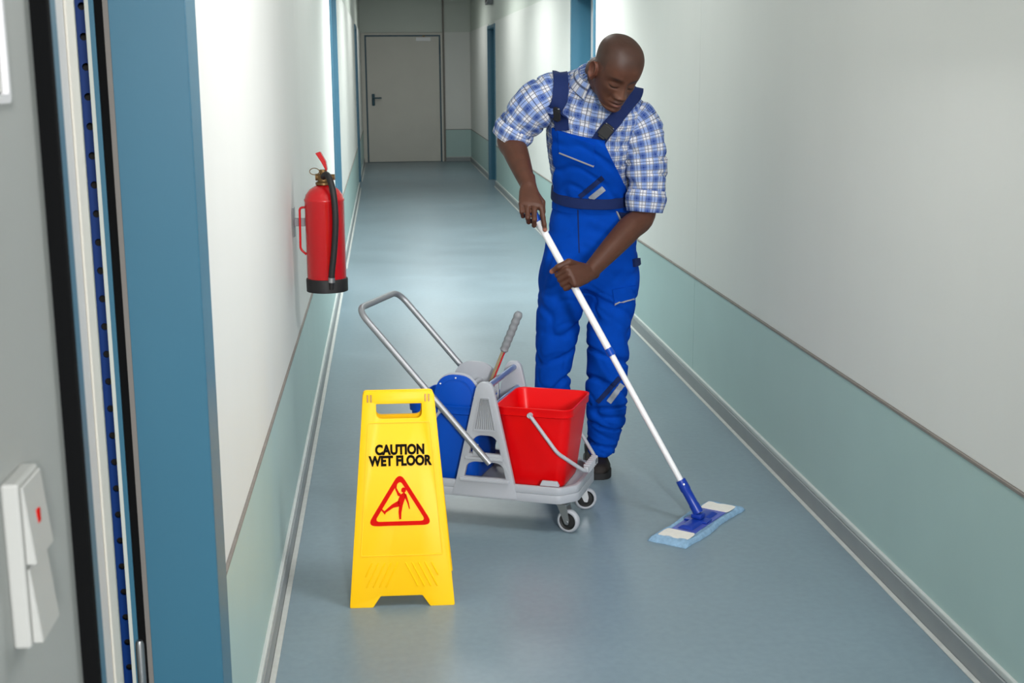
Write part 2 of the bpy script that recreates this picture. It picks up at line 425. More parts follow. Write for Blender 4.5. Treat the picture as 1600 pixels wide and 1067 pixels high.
# small room behind the near left door
g = G(); g.join(box(XL - 2.6, XL - 2.5, 0.2, 5.2, 0, CEIL)); g.join(box(XL - 2.5, XL - 0.161, 5.1, 5.2, 0, CEIL)); g.join(box(XL - 2.5, XL - 0.161, 0.2, 0.3, 0, CEIL))
struct(build('wall_room', g, M_WALL))

# ceiling lamps, inferred and added ones: housing + diffuser
M_DIFF = mat('lamp_diffuser', (245, 245, 240), 0.5)
_b = M_DIFF.node_tree.nodes['Principled BSDF']; _b.inputs['Emission Color'].default_value = (1, 0.985, 0.955, 1); _b.inputs['Emission Strength'].default_value = 2.0
for i, (lx, ly, lz, lw, ll, e, dr, lc) in enumerate(LAMPS):
    t = thing('ceiling_lamp', ['tilted wall-washing ceiling lamp above the wet floor sign', 'flat ceiling lamp nearest behind the cleaner', 'flat ceiling lamp before the middle pair of doors', 'flat ceiling lamp past the middle pair of doors', 'flat ceiling lamp before the farthest pair of doors', 'ceiling lamp nearest the closed end door', 'swivelling ceiling lamp behind the viewer aimed down the corridor'][i], 'lamp', (lx, ly, lz), 0, 'corridor ceiling lamps')
    g = G()
    for a in (box(-lw / 2 - 0.03, lw / 2 + 0.03, -ll / 2 - 0.03, -ll / 2, -0.07, -0.001), box(-lw / 2 - 0.03, lw / 2 + 0.03, ll / 2, ll / 2 + 0.03, -0.07, -0.001), box(-lw / 2 - 0.03, -lw / 2, -ll / 2, ll / 2, -0.07, -0.001), box(lw / 2, lw / 2 + 0.03, -ll / 2, ll / 2, -0.07, -0.001)): g.join(a)
    mt = lamp_matrix(0, 0, 0, dr)
    build('housing', g.xf(mt), M_WHITE, t)
    build('diffuser', box(-lw / 2 + 0.001, lw / 2 - 0.001, -ll / 2 + 0.001, ll / 2 - 0.001, -0.06, -0.03).xf(mt), M_DIFF, t)
    if dr: build('hanger', box(-0.015, 0.015, -0.015, 0.015, -0.02, CEIL - lz - 0.0005), M_WHITE, t)

# ================================================================== THINGS ON THE LEFT WALL
# two-gang light switch near the viewer
t = thing('light_switch', 'white two-rocker light switch with red indicator beside the near teal door', 'switch', (XL, 1.182, 1.032))
# local: +x out of the wall, y along the wall, z up
M_SWITCH = mat('switch_grey', (186, 188, 184), 0.45)  # white plastic greyed, shade put into its colour
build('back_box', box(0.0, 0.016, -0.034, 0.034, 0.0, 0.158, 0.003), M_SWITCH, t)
def rocker(z0, z1):
    return taper_box([[(0.0165, -0.031, z0), (0.026, -0.031, z0), (0.026, 0.031, z0), (0.0165, 0.031, z0)],
                      [(0.0165, -0.031, z1), (0.019, -0.031, z1), (0.019, 0.031, z1), (0.0165, 0.031, z1)]], 0.0012, 1)
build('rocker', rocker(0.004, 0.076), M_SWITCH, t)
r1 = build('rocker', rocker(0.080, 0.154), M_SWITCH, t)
build('indicator', box(0.0195, 0.0235, -0.005, 0.005, 0.110, 0.124, 0.001, 1), M_INKR, r1)
t = thing('wall_plate', 'pale framed plate on the left wall above the light switch', 'sign', (XL, 1.165, 1.523))
build('frame', plate([rrect(0.16, 0.24, 0.008), rrect(0.145, 0.225, 0.004)], 0.008).xf(Matrix.Translation((0.005, 0.015, 0.12)) @ Matrix.Rotation(math.pi / 2, 4, 'Z') @ Matrix.Rotation(math.pi / 2, 4, 'X')), M_WHITE, t)
build('panel', box(0.0005, 0.004, -0.055, 0.085, 0.01, 0.23), M_WALL, t)

# blue perforated shelving upright in the side room
M_BLUEP = mat('shelf_blue', (0, 66, 150), 0.5, var=0.03)
t = thing('shelf_upright', 'blue perforated steel upright inside the room behind the near left door', 'shelf post', (-0.566, 2.62, 0))
holes = [[(0.0075 * math.cos(k * math.pi / 5), 0.035 + 0.0565 * i + 0.0075 * math.sin(k * math.pi / 5)) for k in range(10)] for i in range(36)]
g = plate([[(-0.045, 0), (0.045, 0), (0.045, 2.1), (-0.045, 2.1)]] + holes, 0.004).xf(Matrix.Rotation(math.pi / 2, 4, 'X'))
build('perforated_face', g, M_BLUEP, t)
g = box(-0.045, -0.041, 0.002, 0.05, 0, 2.1); g.join(box(0.041, 0.045, 0.002, 0.05, 0, 2.1))
build('side_flange', g, M_BLUEP, t)
build('inner_channel', box(-0.04, 0.04, 0.03, 0.034, 0, 2.1), M_RUB, t)

# fire extinguisher
EX = (-0.226, 4.86, 0.742)
t = thing('fire_extinguisher', 'red fire extinguisher with black hose hanging on the left wall', 'fire extinguisher', EX, math.radians(-8))
R = 0.073
build('cylinder', lathe([(R - 0.004, 0.012), (R, 0.02), (R, 0.335), (R + 0.0015, 0.338), (R + 0.0015, 0.344), (R - 0.001, 0.347), (R - 0.006, 0.362), (R - 0.02, 0.380), (0.035, 0.391), (0.026, 0.395)], 40), M_REDP, t, smooth=True, angle=60)
pr = [(R - 0.006, 0.0), (R + 0.004, 0.001), (R + 0.0045, 0.045), (R + 0.003, 0.049), (R + 0.0008, 0.050)]
build('base_ring', lathe(pr, 40), M_RUB, t, smooth=True)
for a in (-1.95, -1.1):
    pass
v = build('valve', lathe([(0.024, 0.394), (0.030, 0.397), (0.030, 0.405), (0.021, 0.41), (0.021, 0.43), (0.014, 0.434), (0.014, 0.452)], 20), M_BRASS, t, smooth=True)
g = tube([(0.0, 0, 0.424), (0.042, 0.0, 0.424)], 0.011, 12); g.join(tube([(-0.028, 0, 0.424), (0.0, 0.0, 0.424)], 0.013, 12))
build('outlet', g, M_BRASS, v, smooth=True)
g = taper_box([[(0.012, -0.011, 0.447), (0.012, 0.011, 0.447), (0.016, 0.011, 0.452), (0.016, -0.011, 0.452)],
               [(-0.006, -0.011, 0.482), (-0.006, 0.011, 0.482), (0.012, 0.011, 0.482), (0.012, -0.011, 0.482)],
               [(-0.026, -0.010, 0.512), (-0.026, 0.010, 0.512), (-0.008, 0.010, 0.518), (-0.008, -0.010, 0.518)]], 0.002, 1)
build('squeeze_lever', g, M_REDP, t)
an = np.linspace(0, 2 * math.pi, 25)
build('pin_ring', tube([(-0.030 + 0.018 * math.cos(a), -0.012, 0.446 + 0.012 * math.sin(a)) for a in an], 0.0016, 6), M_BRASS, t, smooth=True)
hs = [(0.004, -0.026, 0.427), (0.020, -0.045, 0.437), (0.036, -0.062, 0.418), (0.050, -0.075, 0.36), (0.054, -0.080, 0.27), (0.046, -0.080, 0.17), (0.035, -0.080, 0.09), (0.032, -0.080, 0.062)]
build('hose', tube(hs, 0.0115, 12, smooth=44), M_RUB, t, smooth=True)
build('nozzle_ferrule', tube([(0.032, -0.0800, 0.062), (0.031, -0.0795, 0.044)], 0.0128, 12), M_CHROME, t, smooth=True)
build('nozzle_tip', tube([(0.031, -0.0795, 0.044), (0.030, -0.079, 0.018)], [0.010, 0.008], 12), M_RUB, t, smooth=True)
# wall bracket / carrying handle on the wall side
g = tube(rounded_path([(-0.070, -0.02, 0.315), (-0.088, -0.024, 0.315), (-0.091, -0.024, 0.16), (-0.070, -0.02, 0.14)], 0.012), 0.0042, 8)
build('carry_handle', g, M_REDP, t, smooth=True)
g = box(-0.1230, -0.1195, 0.01, 0.04, 0.20, 0.31, 0.001, 1); g.join(box(-0.1195, -0.064, 0.02, 0.035, 0.24, 0.27, 0.001, 1))
build('wall_bracket', g, M_STEEL, t)

# small box above the far right doorway
t = thing('sensor_box', 'small dark box high on the right wall above the far doorway', 'box', (XR - 0.0, 18.2, 2.42))
build('case', box(-0.07, 0.0119, -0.2, 0.2, 0.0, 0.12, 0.01), M_GREYD, t)
build('lens', box(-0.078, -0.0702, -0.12, 0.12, 0.03, 0.09, 0.002), M_RUB, t)

# ================================================================== WET FLOOR SIGN
SL = math.atan2(0.125, 0.62)
t = thing('wet_floor_sign', 'yellow folding caution wet floor sign standing in front of the bucket trolley', 'sign', (0.018, 3.615, 0), math.radians(-1.7))
def board(front):
    # panel coordinates (u across, v up the slope)
    out = [(-0.153, 0), (-0.087, 0), (-0.064, 0.033), (0.060, 0.033), (0.083, 0), (0.153, 0), (0.1045, 0.622), (0.100, 0.634), (-0.098, 0.634), (-0.1025, 0.622)]
    out = round_poly(out, [0.004, 0.003, 0.004, 0.004, 0.003, 0.004, 0.006, 0.005, 0.005, 0.006], 4)
    hole = round_poly([(-0.067, 0.600), (0.070, 0.600), (0.070, 0.554), (-0.067, 0.554)], [0.004, 0.004, 0.02, 0.02], 6)
    g = plate([out, hole], 0.009, 0.0015)
    return g
# plate lies in XY (u, v), normal +Z -> stand it up: u->x, v->slope, normal -> toward the viewer (-y)
MF = Matrix.Rotation(math.pi / 2 - SL, 4, 'X')
MBk = Matrix.Translation((0, 0.268, 0)) @ Matrix.Rotation(math.pi, 4, 'Z') @ MF
def face(g, lift): return g.move((0, 0, lift)).xf(MF)
fb = build('front_board', board(True).xf(MF), M_YEL, t, smooth=True, angle=30)
build('rear_board', board(False).xf(MBk), M_YEL, t, smooth=True, angle=30)
build('text_caution', face(text_geo('CAUTION', 0.0395, 0.0021, 0.80).move((0.002, 0.462, 0)), 0.0055), M_INK, fb)
build('text_wet_floor', face(text_geo('WET FLOOR', 0.0395, 0.0021, 0.80).move((0.002, 0.429, 0)), 0.0055), M_INK, fb)
tri = round_poly([(0.0, 0.398), (0.096, 0.239), (-0.100, 0.239)], [0.030, 0.030, 0.030], 8)
tin = round_poly([(0.0, 0.374), (0.074, 0.2515), (-0.077, 0.2515)], [0.017, 0.017, 0.017], 8)
build('warning_triangle', face(plate([tri, tin], 0.0014), 0.0052), M_INKR, fb)
man = G()                                             # slipping figure: head, trunk, limbs as flat print
man.join(plate([[(0.0105 + 0.0072 * math.cos(a), 0.3435 + 0.0078 * math.sin(a)) for a in np.linspace(0, 2 * math.pi, 16, endpoint=False)]], 0.0012))
for poly in ([(0.001, 0.331), (0.013, 0.337), (0.017, 0.327), (0.008, 0.301), (-0.008, 0.302), (-0.006, 0.316)],
             [(0.001, 0.334), (-0.003, 0.336), (-0.010, 0.350), (-0.008, 0.363), (-0.013, 0.362), (-0.015, 0.349), (-0.007, 0.327), (0.002, 0.324)],
             [(0.012, 0.335), (0.018, 0.331), (0.025, 0.307), (0.028, 0.288), (0.0255, 0.287), (0.021, 0.304), (0.013, 0.322)],
             [(0.008, 0.303), (-0.004, 0.300), (-0.006, 0.278), (-0.004, 0.2575), (0.0015, 0.2575), (0.003, 0.278)],
             [(-0.004, 0.314), (-0.026, 0.301), (-0.047, 0.283), (-0.054, 0.289), (-0.057, 0.286), (-0.046, 0.272), (-0.043, 0.278), (-0.021, 0.292), (0.001, 0.296)]):
    man.join(plate([poly], 0.0012))
build('slipping_figure', face(man, 0.0056), M_INKR, fb)
# raised rim around the printed field, chevron ribs, hinge pegs
rimo = round_poly([(-0.0905, 0.595), (0.0935, 0.595), (0.123, 0.150), (-0.120, 0.150)], 0.008, 4)
rimi = round_poly([(-0.0880, 0.5925), (0.0910, 0.5925), (0.1203, 0.1525), (-0.1173, 0.1525)], 0.006, 4)
rh = round_poly([(-0.0905, 0.545), (0.0935, 0.545), (0.123, 0.150), (-0.120, 0.150)], [0.006] * 4, 4)
rhi = round_poly([(-0.0880, 0.5425), (0.0910, 0.5425), (0.1203, 0.1525), (-0.1173, 0.1525)], [0.005] * 4, 4)
hl = [(-0.074, 0.565), (-0.074, 0.555), (-0.064, 0.543), (0.066, 0.543), (0.076, 0.555), (0.076, 0.565)]
build('field_rim', face(plate([rh, rhi], 0.003, 0.0008), 0.0045), M_YEL, fb)
for s in (-1, 1):
    for k in range(5):
        u0 = 0.012 + 0.019 * k
        p = np.array([(u0, 0.128), (u0 + 0.034, 0.060)]) if k < 4 else np.array([(u0, 0.128), (u0 + 0.018, 0.092)])
        p = [(s * q[0], q[1], 0.0048) for q in p]
        build('chevron_rib', G().join(tube(p, 0.0026, 6, round_ends=True)).xf(MF), M_YEL, fb, smooth=True)
for u in (-0.090, -0.080, 0.080, 0.090):
    build('hinge_peg', face(box(u - 0.0022, u + 0.0022, 0.604, 0.626, -0.001, 0.0015, 0.0006, 1), 0.0048), M_BRASS, fb)
build('hinge_bar', tube([(-0.098, 0.134, 0.612), (0.100, 0.134, 0.612)], 0.0085, 12), M_YEL, t, smooth=True)

# ================================================================== BUCKET TROLLEY
CR = math.radians(-22.3); CO = (0.379, 4.401, 0)
MC = Matrix.Translation(CO) @ Matrix.Rotation(CR, 4, 'Z')
t = thing('bucket_trolley', 'grey double bucket trolley on castors with steel push handle', 'trolley', CO, CR)
out = round_poly([(-0.30, -0.174), (0.262, -0.174), (0.314, -0.118), (0.314, 0.118), (0.262, 0.174), (-0.30, 0.174), (-0.335, 0.13), (-0.335, -0.13)], 0.016, 5)
inn = round_poly([(-0.295, -0.162), (0.256, -0.162), (0.302, -0.112), (0.302, 0.112), (0.256, 0.162), (-0.295, 0.162), (-0.325, 0.125), (-0.325, -0.125)], 0.014, 5)
tray = build('tray', plate([out], 0.030, 0.002).move((0, 0, 0.128)), M_GREY, t, smooth=True, angle=35)
build('tray_rim', plate([out, inn], 0.026, 0.002).move((0, 0, 0.156)), M_GREY, tray, smooth=True, angle=35)
for (x, y) in ((0.225, -0.158), (0.225, 0.158), (-0.25, -0.158), (-0.25, 0.158)):
    build('corner_lug', taper_box([[(x - 0.034, y - 0.008, 0.171), (x + 0.034, y - 0.008, 0.171), (x + 0.034, y + 0.008, 0.171), (x - 0.034, y + 0.008, 0.171)],
                                   [(x - 0.026, y - 0.005, 0.188), (x + 0.026, y - 0.005, 0.188), (x + 0.026, y + 0.005, 0.188), (x - 0.026, y + 0.005, 0.188)]], 0.0015, 1), M_GREY, tray)
# two A-shaped end frames
def a_frame():
    out = round_poly([(-0.118, 0.118), (0.112, 0.118), (0.100, 0.178), (0.030, 0.500), (0.020, 0.518), (-0.014, 0.518), (-0.026, 0.500), (-0.100, 0.178)], [0.006, 0.006, 0.01, 0.012, 0.01, 0.01, 0.012, 0.01], 4)
    lo = round_poly([(-0.078, 0.183), (0.078, 0.183), (0.068, 0.232), (0.045, 0.244), (-0.040, 0.244), (-0.066, 0.232)], [0.004, 0.004, 0.02, 0.02, 0.02, 0.02], 5)
    mi = round_poly([(-0.058, 0.268), (0.060, 0.268), (0.050, 0.318), (0.030, 0.338), (-0.022, 0.338), (-0.046, 0.318)], [0.004, 0.004, 0.02, 0.02, 0.02, 0.02], 5)
    return plate([out, lo, mi], 0.020, 0.0025).xf(Matrix.Rotation(math.pi / 2, 4, 'X'))
for y in (-0.1685, 0.1685):
    s = 1 if y > 0 else -1
    af = build('side_frame', a_frame().move((0, y, 0)), M_GREY, t, smooth=True, angle=30)
    pn = round_poly([(-0.0385, 0.352), (0.0425, 0.352), (0.019, 0.470), (-0.0145, 0.470)], 0.004, 3)
    pi = round_poly([(-0.0355, 0.355), (0.0395, 0.355), (0.0165, 0.467), (-0.012, 0.467)], 0.003, 3)
    build('panel_rim', plate([pn, pi], 0.003).xf(Matrix.Rotation(math.pi / 2, 4, 'X')).move((0, y + s * 0.0112, 0)), M_GREY, af)
    for k in range(9):                                 # fine ribs of the gripping panel
        f = (k + 0.5) / 9
        x0 = -0.034 + 0.072 * f; x1 = -0.0125 + 0.029 * f
        build('panel_rib', tube([(x0, y + s * 0.0105, 0.358), (x1, y + s * 0.0105, 0.463)], 0.0014, 6), M_GREYD, af)
    for z, w in ((0.256, 0.068), (0.178, 0.088)):
        build('cross_ledge', box(-w, w, y + min(s * 0.0102, s * 0.018), y + max(s * 0.0102, s * 0.018), z - 0.006, z + 0.004, 0.0015, 1), M_GREY, af)
M_BAR = mat('bar_bluegrey', (128, 146, 184), 0.3, 0.6)
build('cross_bar', tube([(0.006, -0.157, 0.500), (0.006, 0.157, 0.500)], 0.0105, 14), M_BAR, t, smooth=True)
build('cross_bar', tube([(0.020, -0.157, 0.428), (0.020, 0.157, 0.428)], 0.008, 12), M_BAR, t, smooth=True)
# steel push handle
p = rounded_path([(0.022, -0.186, 0.240), (-0.4475, -0.186, 0.752), (-0.4475, 0.186, 0.752), (0.022, 0.186, 0.240)], 0.055, 8)
build('push_handle', tube(p, 0.0112, 14, up=(0, 0, 1)), M_STEEL, t, smooth=True, angle=60)
for y in (-0.1815, 0.1815):
    build('handle_clip', box(-0.04, -0.02, y - 0.003, y + 0.003, 0.265, 0.305, 0.001, 1), M_GREY, t)
# castors
def castor(x, y, rz):
    m = Matrix.Translation((x, y, 0)) @ Matrix.Rotation(rz, 4, 'Z')
    g = lathe([(0.016, 0.103), (0.018, 0.105), (0.018, 0.1125)], 16)
    g.join(box(-0.019, 0.019, -0.019, 0.019, 0.094, 0.103, 0.002, 1))
    for s in (-1, 1):
        pl = plate([round_poly([(-0.018, 0.100), (0.018, 0.100), (0.030, 0.048), (0.026, 0.030), (0.014, 0.032)], 0.004, 3)], 0.003).xf(Matrix.Rotation(math.pi / 2, 4, 'X'))
        g.join(pl.move((0, s * 0.0165, 0)))
    g.join(tube([(0.020, -0.02, 0.0405), (0.020, 0.02, 0.0405)], 0.006, 10))
    c = build('castor', g.xf(m), M_CHROME, t, smooth=True, angle=35)
    an = np.linspace(0, 2 * math.pi, 32, endpoint=False)
    tor = []
    for w, r in ((-0.011, 0.030), (-0.0125, 0.034), (-0.010, 0.0385), (-0.005, 0.0405), (0.005, 0.0405), (0.010, 0.0385), (0.0125, 0.034), (0.011, 0.030)):
        tor.append([(0.020 + r * math.cos(a), w, 0.0407 + r * math.sin(a)) for a in an])
    build('tyre', rings_mesh(tor, False, False).xf(m), M_GREY, c, smooth=True, angle=60)
    hub = [[(0.020 + r * math.cos(a), w, 0.0407 + r * math.sin(a)) for a in an] for w, r in ((-0.009, 0.004), (-0.0085, 0.012), (-0.006, 0.024), (-0.0105, 0.0302), (0.0105, 0.0302), (0.006, 0.024), (0.0085, 0.012), (0.009, 0.004))]
    build('hub', rings_mesh(hub).xf(m), M_RUB, c, smooth=True)
castor(0.262, -0.118, math.radians(-12)); castor(0.262, 0.118, math.radians(20)); castor(-0.285, -0.118, math.radians(190)); castor(-0.285, 0.118, math.radians(160))

def bucket(name, label, m, cx, cy, rz, z0, top, bot, h, side):
    """open tapered bucket; side = +1/-1 is the end over which the bail hangs"""
    loc = MC @ Vector((cx, cy, z0)); rr = CR + rz
    t = thing(name, label, 'bucket', loc, rr)
    def ring(w, d, r, z): return [(x, y, z) for x, y in rrect(w, d, r, 7)]
    (tw, td), (bw, bd) = top, bot
    R = []
    for f in np.linspace(0, 1, 10):
        R.append(ring(bw + (tw - 0.016 - bw) * f, bd + (td - 0.016 - bd) * f, 0.035, 0.012 + f * (h - 0.045)))
    R = [ring(bw - 0.02, bd - 0.02, 0.03, 0.0), ring(bw - 0.006, bd - 0.006, 0.034, 0.003)] + R
    R += [ring(tw - 0.012, td - 0.012, 0.036, h - 0.032), ring(tw - 0.004, td - 0.004, 0.038, h - 0.029), ring(tw - 0.002, td - 0.002, 0.038, h - 0.008), ring(tw, td, 0.038, h - 0.006), ring(tw, td, 0.038, h - 0.001),
          ring(tw - 0.003, td - 0.003, 0.037, h), ring(tw - 0.010, td - 0.010, 0.034, h - 0.001), ring(tw - 0.014, td - 0.014, 0.033, h - 0.006), ring(bw - 0.006, bd - 0.006, 0.032, 0.016), ring(bw - 0.04, bd - 0.04, 0.02, 0.010)]
    body = build('body', rings_mesh(R), m, t, smooth=True, angle=50)
    d = td / 2 + 0.006
    return t, d
tr, d = bucket('bucket', 'red plastic bucket with grey bail on the trolley front', M_RED, 0.160, 0.0, 0, 0.1455, (0.272, 0.292), (0.196, 0.222), 0.288, 1)
p = rounded_path([(-0.006, -d, 0.265), (0.090, -d, 0.140), (0.168, -0.082, 0.062), (0.168, 0.082, 0.062), (0.090, d, 0.140), (-0.006, d, 0.265)], 0.018, 5)
bl = build('bail', tube(p, 0.0062, 10, up=(1, 0, 0), flat=1.3), M_GREY, tr, smooth=True, angle=60)
build('bail_grip', box(0.160, 0.178, -0.072, 0.072, 0.054, 0.074, 0.004), M_GREY, bl)
for k in range(6): build('grip_rib', box(0.157, 0.181, -0.058 + k * 0.022, -0.050 + k * 0.022, 0.050, 0.079, 0.002, 1), M_GREY, bl)
build('grip_badge', box(0.1785, 0.1808, 0.030, 0.052, 0.056, 0.072, 0.0008, 1), M_RUB, bl)
for s in (-1, 1): build('bail_pivot', tube([(-0.006, s * (d - 0.010), 0.265), (-0.006, s * (d + 0.006), 0.265)], 0.009, 12), M_GREY, tr, smooth=True)
tb, d = bucket('bucket', 'blue plastic bucket carrying the wringer at the rear of the trolley', M_BLUE, -0.164, 0.0, 0, 0.1455, (0.262, 0.292), (0.228, 0.250), 0.278, -1)
p = rounded_path([(0.0, -d, 0.262), (-0.092, -d, 0.140), (-0.165, -0.082, 0.062), (-0.165, 0.082, 0.062), (-0.092, d, 0.140), (0.0, d, 0.262)], 0.018, 5)
build('bail', tube(p, 0.0055, 10, up=(1, 0, 0), flat=1.3), M_GREY, tb, smooth=True, angle=60)
for s in (-1, 1): build('bail_pivot', tube([(0.0, s * (d - 0.010), 0.262), (0.0, s * (d + 0.006), 0.262)], 0.009, 12), M_GREY, tb, smooth=True)

# wringer sitting in the blue bucket
zb = 0.40
t = thing('mop_wringer', 'blue and grey press wringer with long lever over the blue bucket', 'wringer', MC @ Vector((-0.115, 0, zb)), CR)
def arch(w0, h, z0, skew=0.0):
    pts = [(-w0, z0), (w0 * 0.95, z0)]
    for a in np.linspace(0, math.pi, 22):
        pts.append((skew + w0 * math.copysign(abs(math.cos(a)) ** 0.75, math.cos(a)), 0.028 + (h - 0.028) * abs(math.sin(a)) ** 0.85))
    return pts
RX = Matrix.Rotation(math.pi / 2, 4, 'X')
fp = build('front_plate', plate([arch(0.080, 0.128, -0.03)], 0.008, 0.001).xf(RX).move((0, -0.127, 0)), M_BLUE, t, smooth=True, angle=30)
build('plate_back', plate([arch(0.084, 0.133, -0.03)], 0.009, 0.001).xf(RX).move((0.002, -0.1175, 0)), M_GREY, fp, smooth=True, angle=30)
ino = [(x * 0.80, max(z * 0.85, 0.0)) for x, z in arch(0.080, 0.128, 0.0)]; ini = [(x * 0.76, max(z * 0.81, 0.003) + 0.001) for x, z in arch(0.080, 0.128, 0.0)]
build('plate_emboss', plate([ino, ini], 0.002).xf(RX).move((0, -0.1315, 0.005)), M_BLUE, fp)
for x, z in ((-0.056, 0.096), (0.0, 0.119), (0.066, 0.055)): build('rivet', tube([(x, -0.1312, z), (x, -0.1335, z)], 0.0028, 8), M_WHITE, fp)
build('rear_plate', plate([arch(0.086, 0.130, -0.03)], 0.010, 0.001).xf(RX).move((0, 0.085, 0)), M_GREY, t, smooth=True, angle=30)
# curved pressing basket between the plates
bask = []
for y in (-0.112, 0.079):
    bask.append([(0.082 * math.cos(a), y, 0.03 + 0.13 * math.sin(a) * (1 if math.sin(a) > 0 else 1) - 0.0) for a in np.linspace(math.pi, 2 * math.pi, 20)] + [(0.076 * math.cos(a), y, 0.03 + 0.122 * math.sin(a)) for a in np.linspace(2 * math.pi, math.pi, 20)])
build('basket', rings_mesh(bask), M_GREY, t, smooth=True, angle=40)
build('press_jaw', box(0.012, 0.030, -0.105, 0.074, -0.02, 0.075, 0.004), M_GREY, t)
build('pivot_rod', tube([(0.066, -0.112, 0.045), (0.066, 0.079, 0.045)], 0.007, 10), M_STEEL, t, smooth=True)
lv = build('lever', box(-0.006, 0.004, -0.010, 0.010, -0.01, 0.16, 0.001, 1).xf(Matrix.Translation((0.068, 0.02, 0.050)) @ Matrix.Rotation(math.radians(22.5), 4, 'Y')), mat('lever_tan', (150, 136, 108), 0.45, 0.3), t)
build('lever_edge', box(0.0042, 0.0066, -0.009, 0.009, 0.02, 0.155, 0.001, 1).xf(Matrix.Translation((0.068, 0.02, 0.050)) @ Matrix.Rotation(math.radians(22.5), 4, 'Y')), M_RED, lv)
gp = [(0, 0, 0.150), (0, 0, 0.156), (0, 0, 0.20), (0, 0, 0.25), (0, 0, 0.295), (0, 0, 0.30)]
M_GRIP = mat('grip_grey', (122, 126, 130), 0.55, var=0.03)
grip = tube([(0, 0, z) for z in np.linspace(0.148, 0.302, 24)], [0.010 if i in (0, 23) else 0.0145 + 0.0012 * math.sin(i * 1.9) for i in range(24)], 14)
build('lever_grip', grip.xf(Matrix.Translation((0.068, 0.02, 0.050)) @ Matrix.Rotation(math.radians(22.5), 4, 'Y')), M_GRIP, lv, smooth=True)

# ================================================================== FLAT MOP
MP = np.array([1.048, 4.197, 0.0]); mdir = math.atan2(0.777, 0.63)
t = thing('flat_mop', 'flat mop with white telescopic handle and pale blue cloth head', 'mop', MP, mdir)
MW = Matrix.Translation(MP) @ Matrix.Rotation(mdir, 4, 'Z')
M_CLOTH = mat('mop_cloth_blue', (136, 170, 198), 0.95, var=0.12, vscale=60, bump=0.9, bscale=220, spec=0.1)
M_POCK = mat('mop_pocket_white', (226, 224, 216), 0.9, var=0.03, vscale=60, bump=0.4, bscale=200, spec=0.1)
M_MPL = mat('mop_plate_violet', (72, 86, 172), 0.3, var=0.03, vscale=10)
M_MBL = mat('mop_blue', (14, 52, 152), 0.35, var=0.02)
# cloth: soft pad with slightly wavy outline
nx, ny = 72, 28; V = []; F = []
for lay in (0, 1):
    for i in range(nx + 1):
        for j in range(ny + 1):
            x = (i / nx - 0.5) * 0.465; y = (j / ny - 0.5) * 0.142
            e = max(abs(x) / 0.2325, abs(y) / 0.071)
            ex = 1 - max(0, (abs(x) / 0.2325 - 0.86) / 0.14) ** 2; ey = 1 - max(0, (abs(y) / 0.071 - 0.70) / 0.30) ** 2
            w = noise.noise((x * 30, y * 30, 1.7)) * 0.003
            h = 0.003 + 0.009 * max(0, min(ex, ey)) ** 0.5 + w * 0.5
            rim = max(0, 1 - abs(e - 0.86) / 0.14) ** 0.6 * 0.0075
            yy = y + 0.004 * math.sin(x * 21) * (abs(y) / 0.071)
            V.append((x + noise.noise((y * 40, x * 5, 3)) * 0.003, yy + noise.noise((x * 25, y * 8, 5)) * 0.003, (h + rim) if lay else 0.0005))
n1 = (nx + 1) * (ny + 1)
for i in range(nx):
    for j in range(ny):
        a = i * (ny + 1) + j; F.append((a, a + ny + 1, a + ny + 2, a + 1)); F.append((n1 + a, n1 + a + 1, n1 + a + ny + 2, n1 + a + ny + 1))
def side(idx):
    for a, b in zip(idx, idx[1:]): F.append((a, b, n1 + b, n1 + a))
side([i * (ny + 1) for i in range(nx + 1)]); side([i * (ny + 1) + ny for i in range(nx + 1)]); side(list(range(ny + 1))); side([nx * (ny + 1) + j for j in range(ny + 1)])
g = G(); g.v = V; g.f = F
build('cloth', g, M_CLOTH, t, smooth=True, angle=80)
build('frame_plate', box(-0.178, 0.178, -0.045, 0.045, 0.0125, 0.0160, 0.0015, 1), M_MPL, t)
for s in (-1, 1):
    po = [(s * 0.128, -0.049), (s * 0.145, -0.053), (s * 0.202, -0.053), (s * 0.202, 0.053), (s * 0.145, 0.053), (s * 0.128, 0.049)]
    build('pocket', plate([round_poly(po, 0.006, 3)], 0.003, 0.001).move((0, 0, 0.0178)), M_POCK, t)
g = taper_box([[(-0.105, -0.030, 0.0163), (-0.105, 0.030, 0.0163), (0.105, 0.030, 0.0163), (0.105, -0.030, 0.0163)], [(-0.09, -0.016, 0.026), (-0.09, 0.016, 0.026), (0.09, 0.016, 0.026), (0.09, -0.016, 0.026)]], 0.004); g.join(box(-0.024, 0.024, -0.043, 0.043, 0.0163, 0.024, 0.003))
g.join(box(-0.02, 0.02, -0.02, 0.02, 0.026, 0.044, 0.006))
build('joint_base', g, M_MBL, t, smooth=True)
JB = np.array([1.048, 4.197, 0.046])
HT = at_y(838.5, 341, 4.475)
ax = (HT - JB) / np.linalg.norm(HT - JB); HL = np.linalg.norm(HT - JB)
HT2 = HT + ax * 0.022
def alongH(d): return JB + ax * d
g = tube([alongH(0.0), alongH(0.03), alongH(0.035), alongH(0.085), alongH(0.09), alongH(0.128)], [0.018, 0.018, 0.0165, 0.0165, 0.0185, 0.0175], 16)
build('socket', g, M_MBL, t, smooth=True, world=True)
dsp = HL * 0.545
h = build('handle', tube([alongH(0.115), alongH(dsp)], 0.0104, 16), M_WHITE, t, smooth=True, world=True)
build('upper_handle', tube([alongH(dsp), HT - ax * 0.008], 0.0124, 16), M_WHITE, t, smooth=True, world=True)
build('clamp_ring', tube([alongH(dsp - 0.014), alongH(dsp + 0.014)], 0.0138, 16), M_BLUE, t, smooth=True, world=True)
build('end_cap', tube([HT - ax * 0.009, HT2], 0.0134, 16, round_ends=True), M_BLUE, t, smooth=True, world=True)
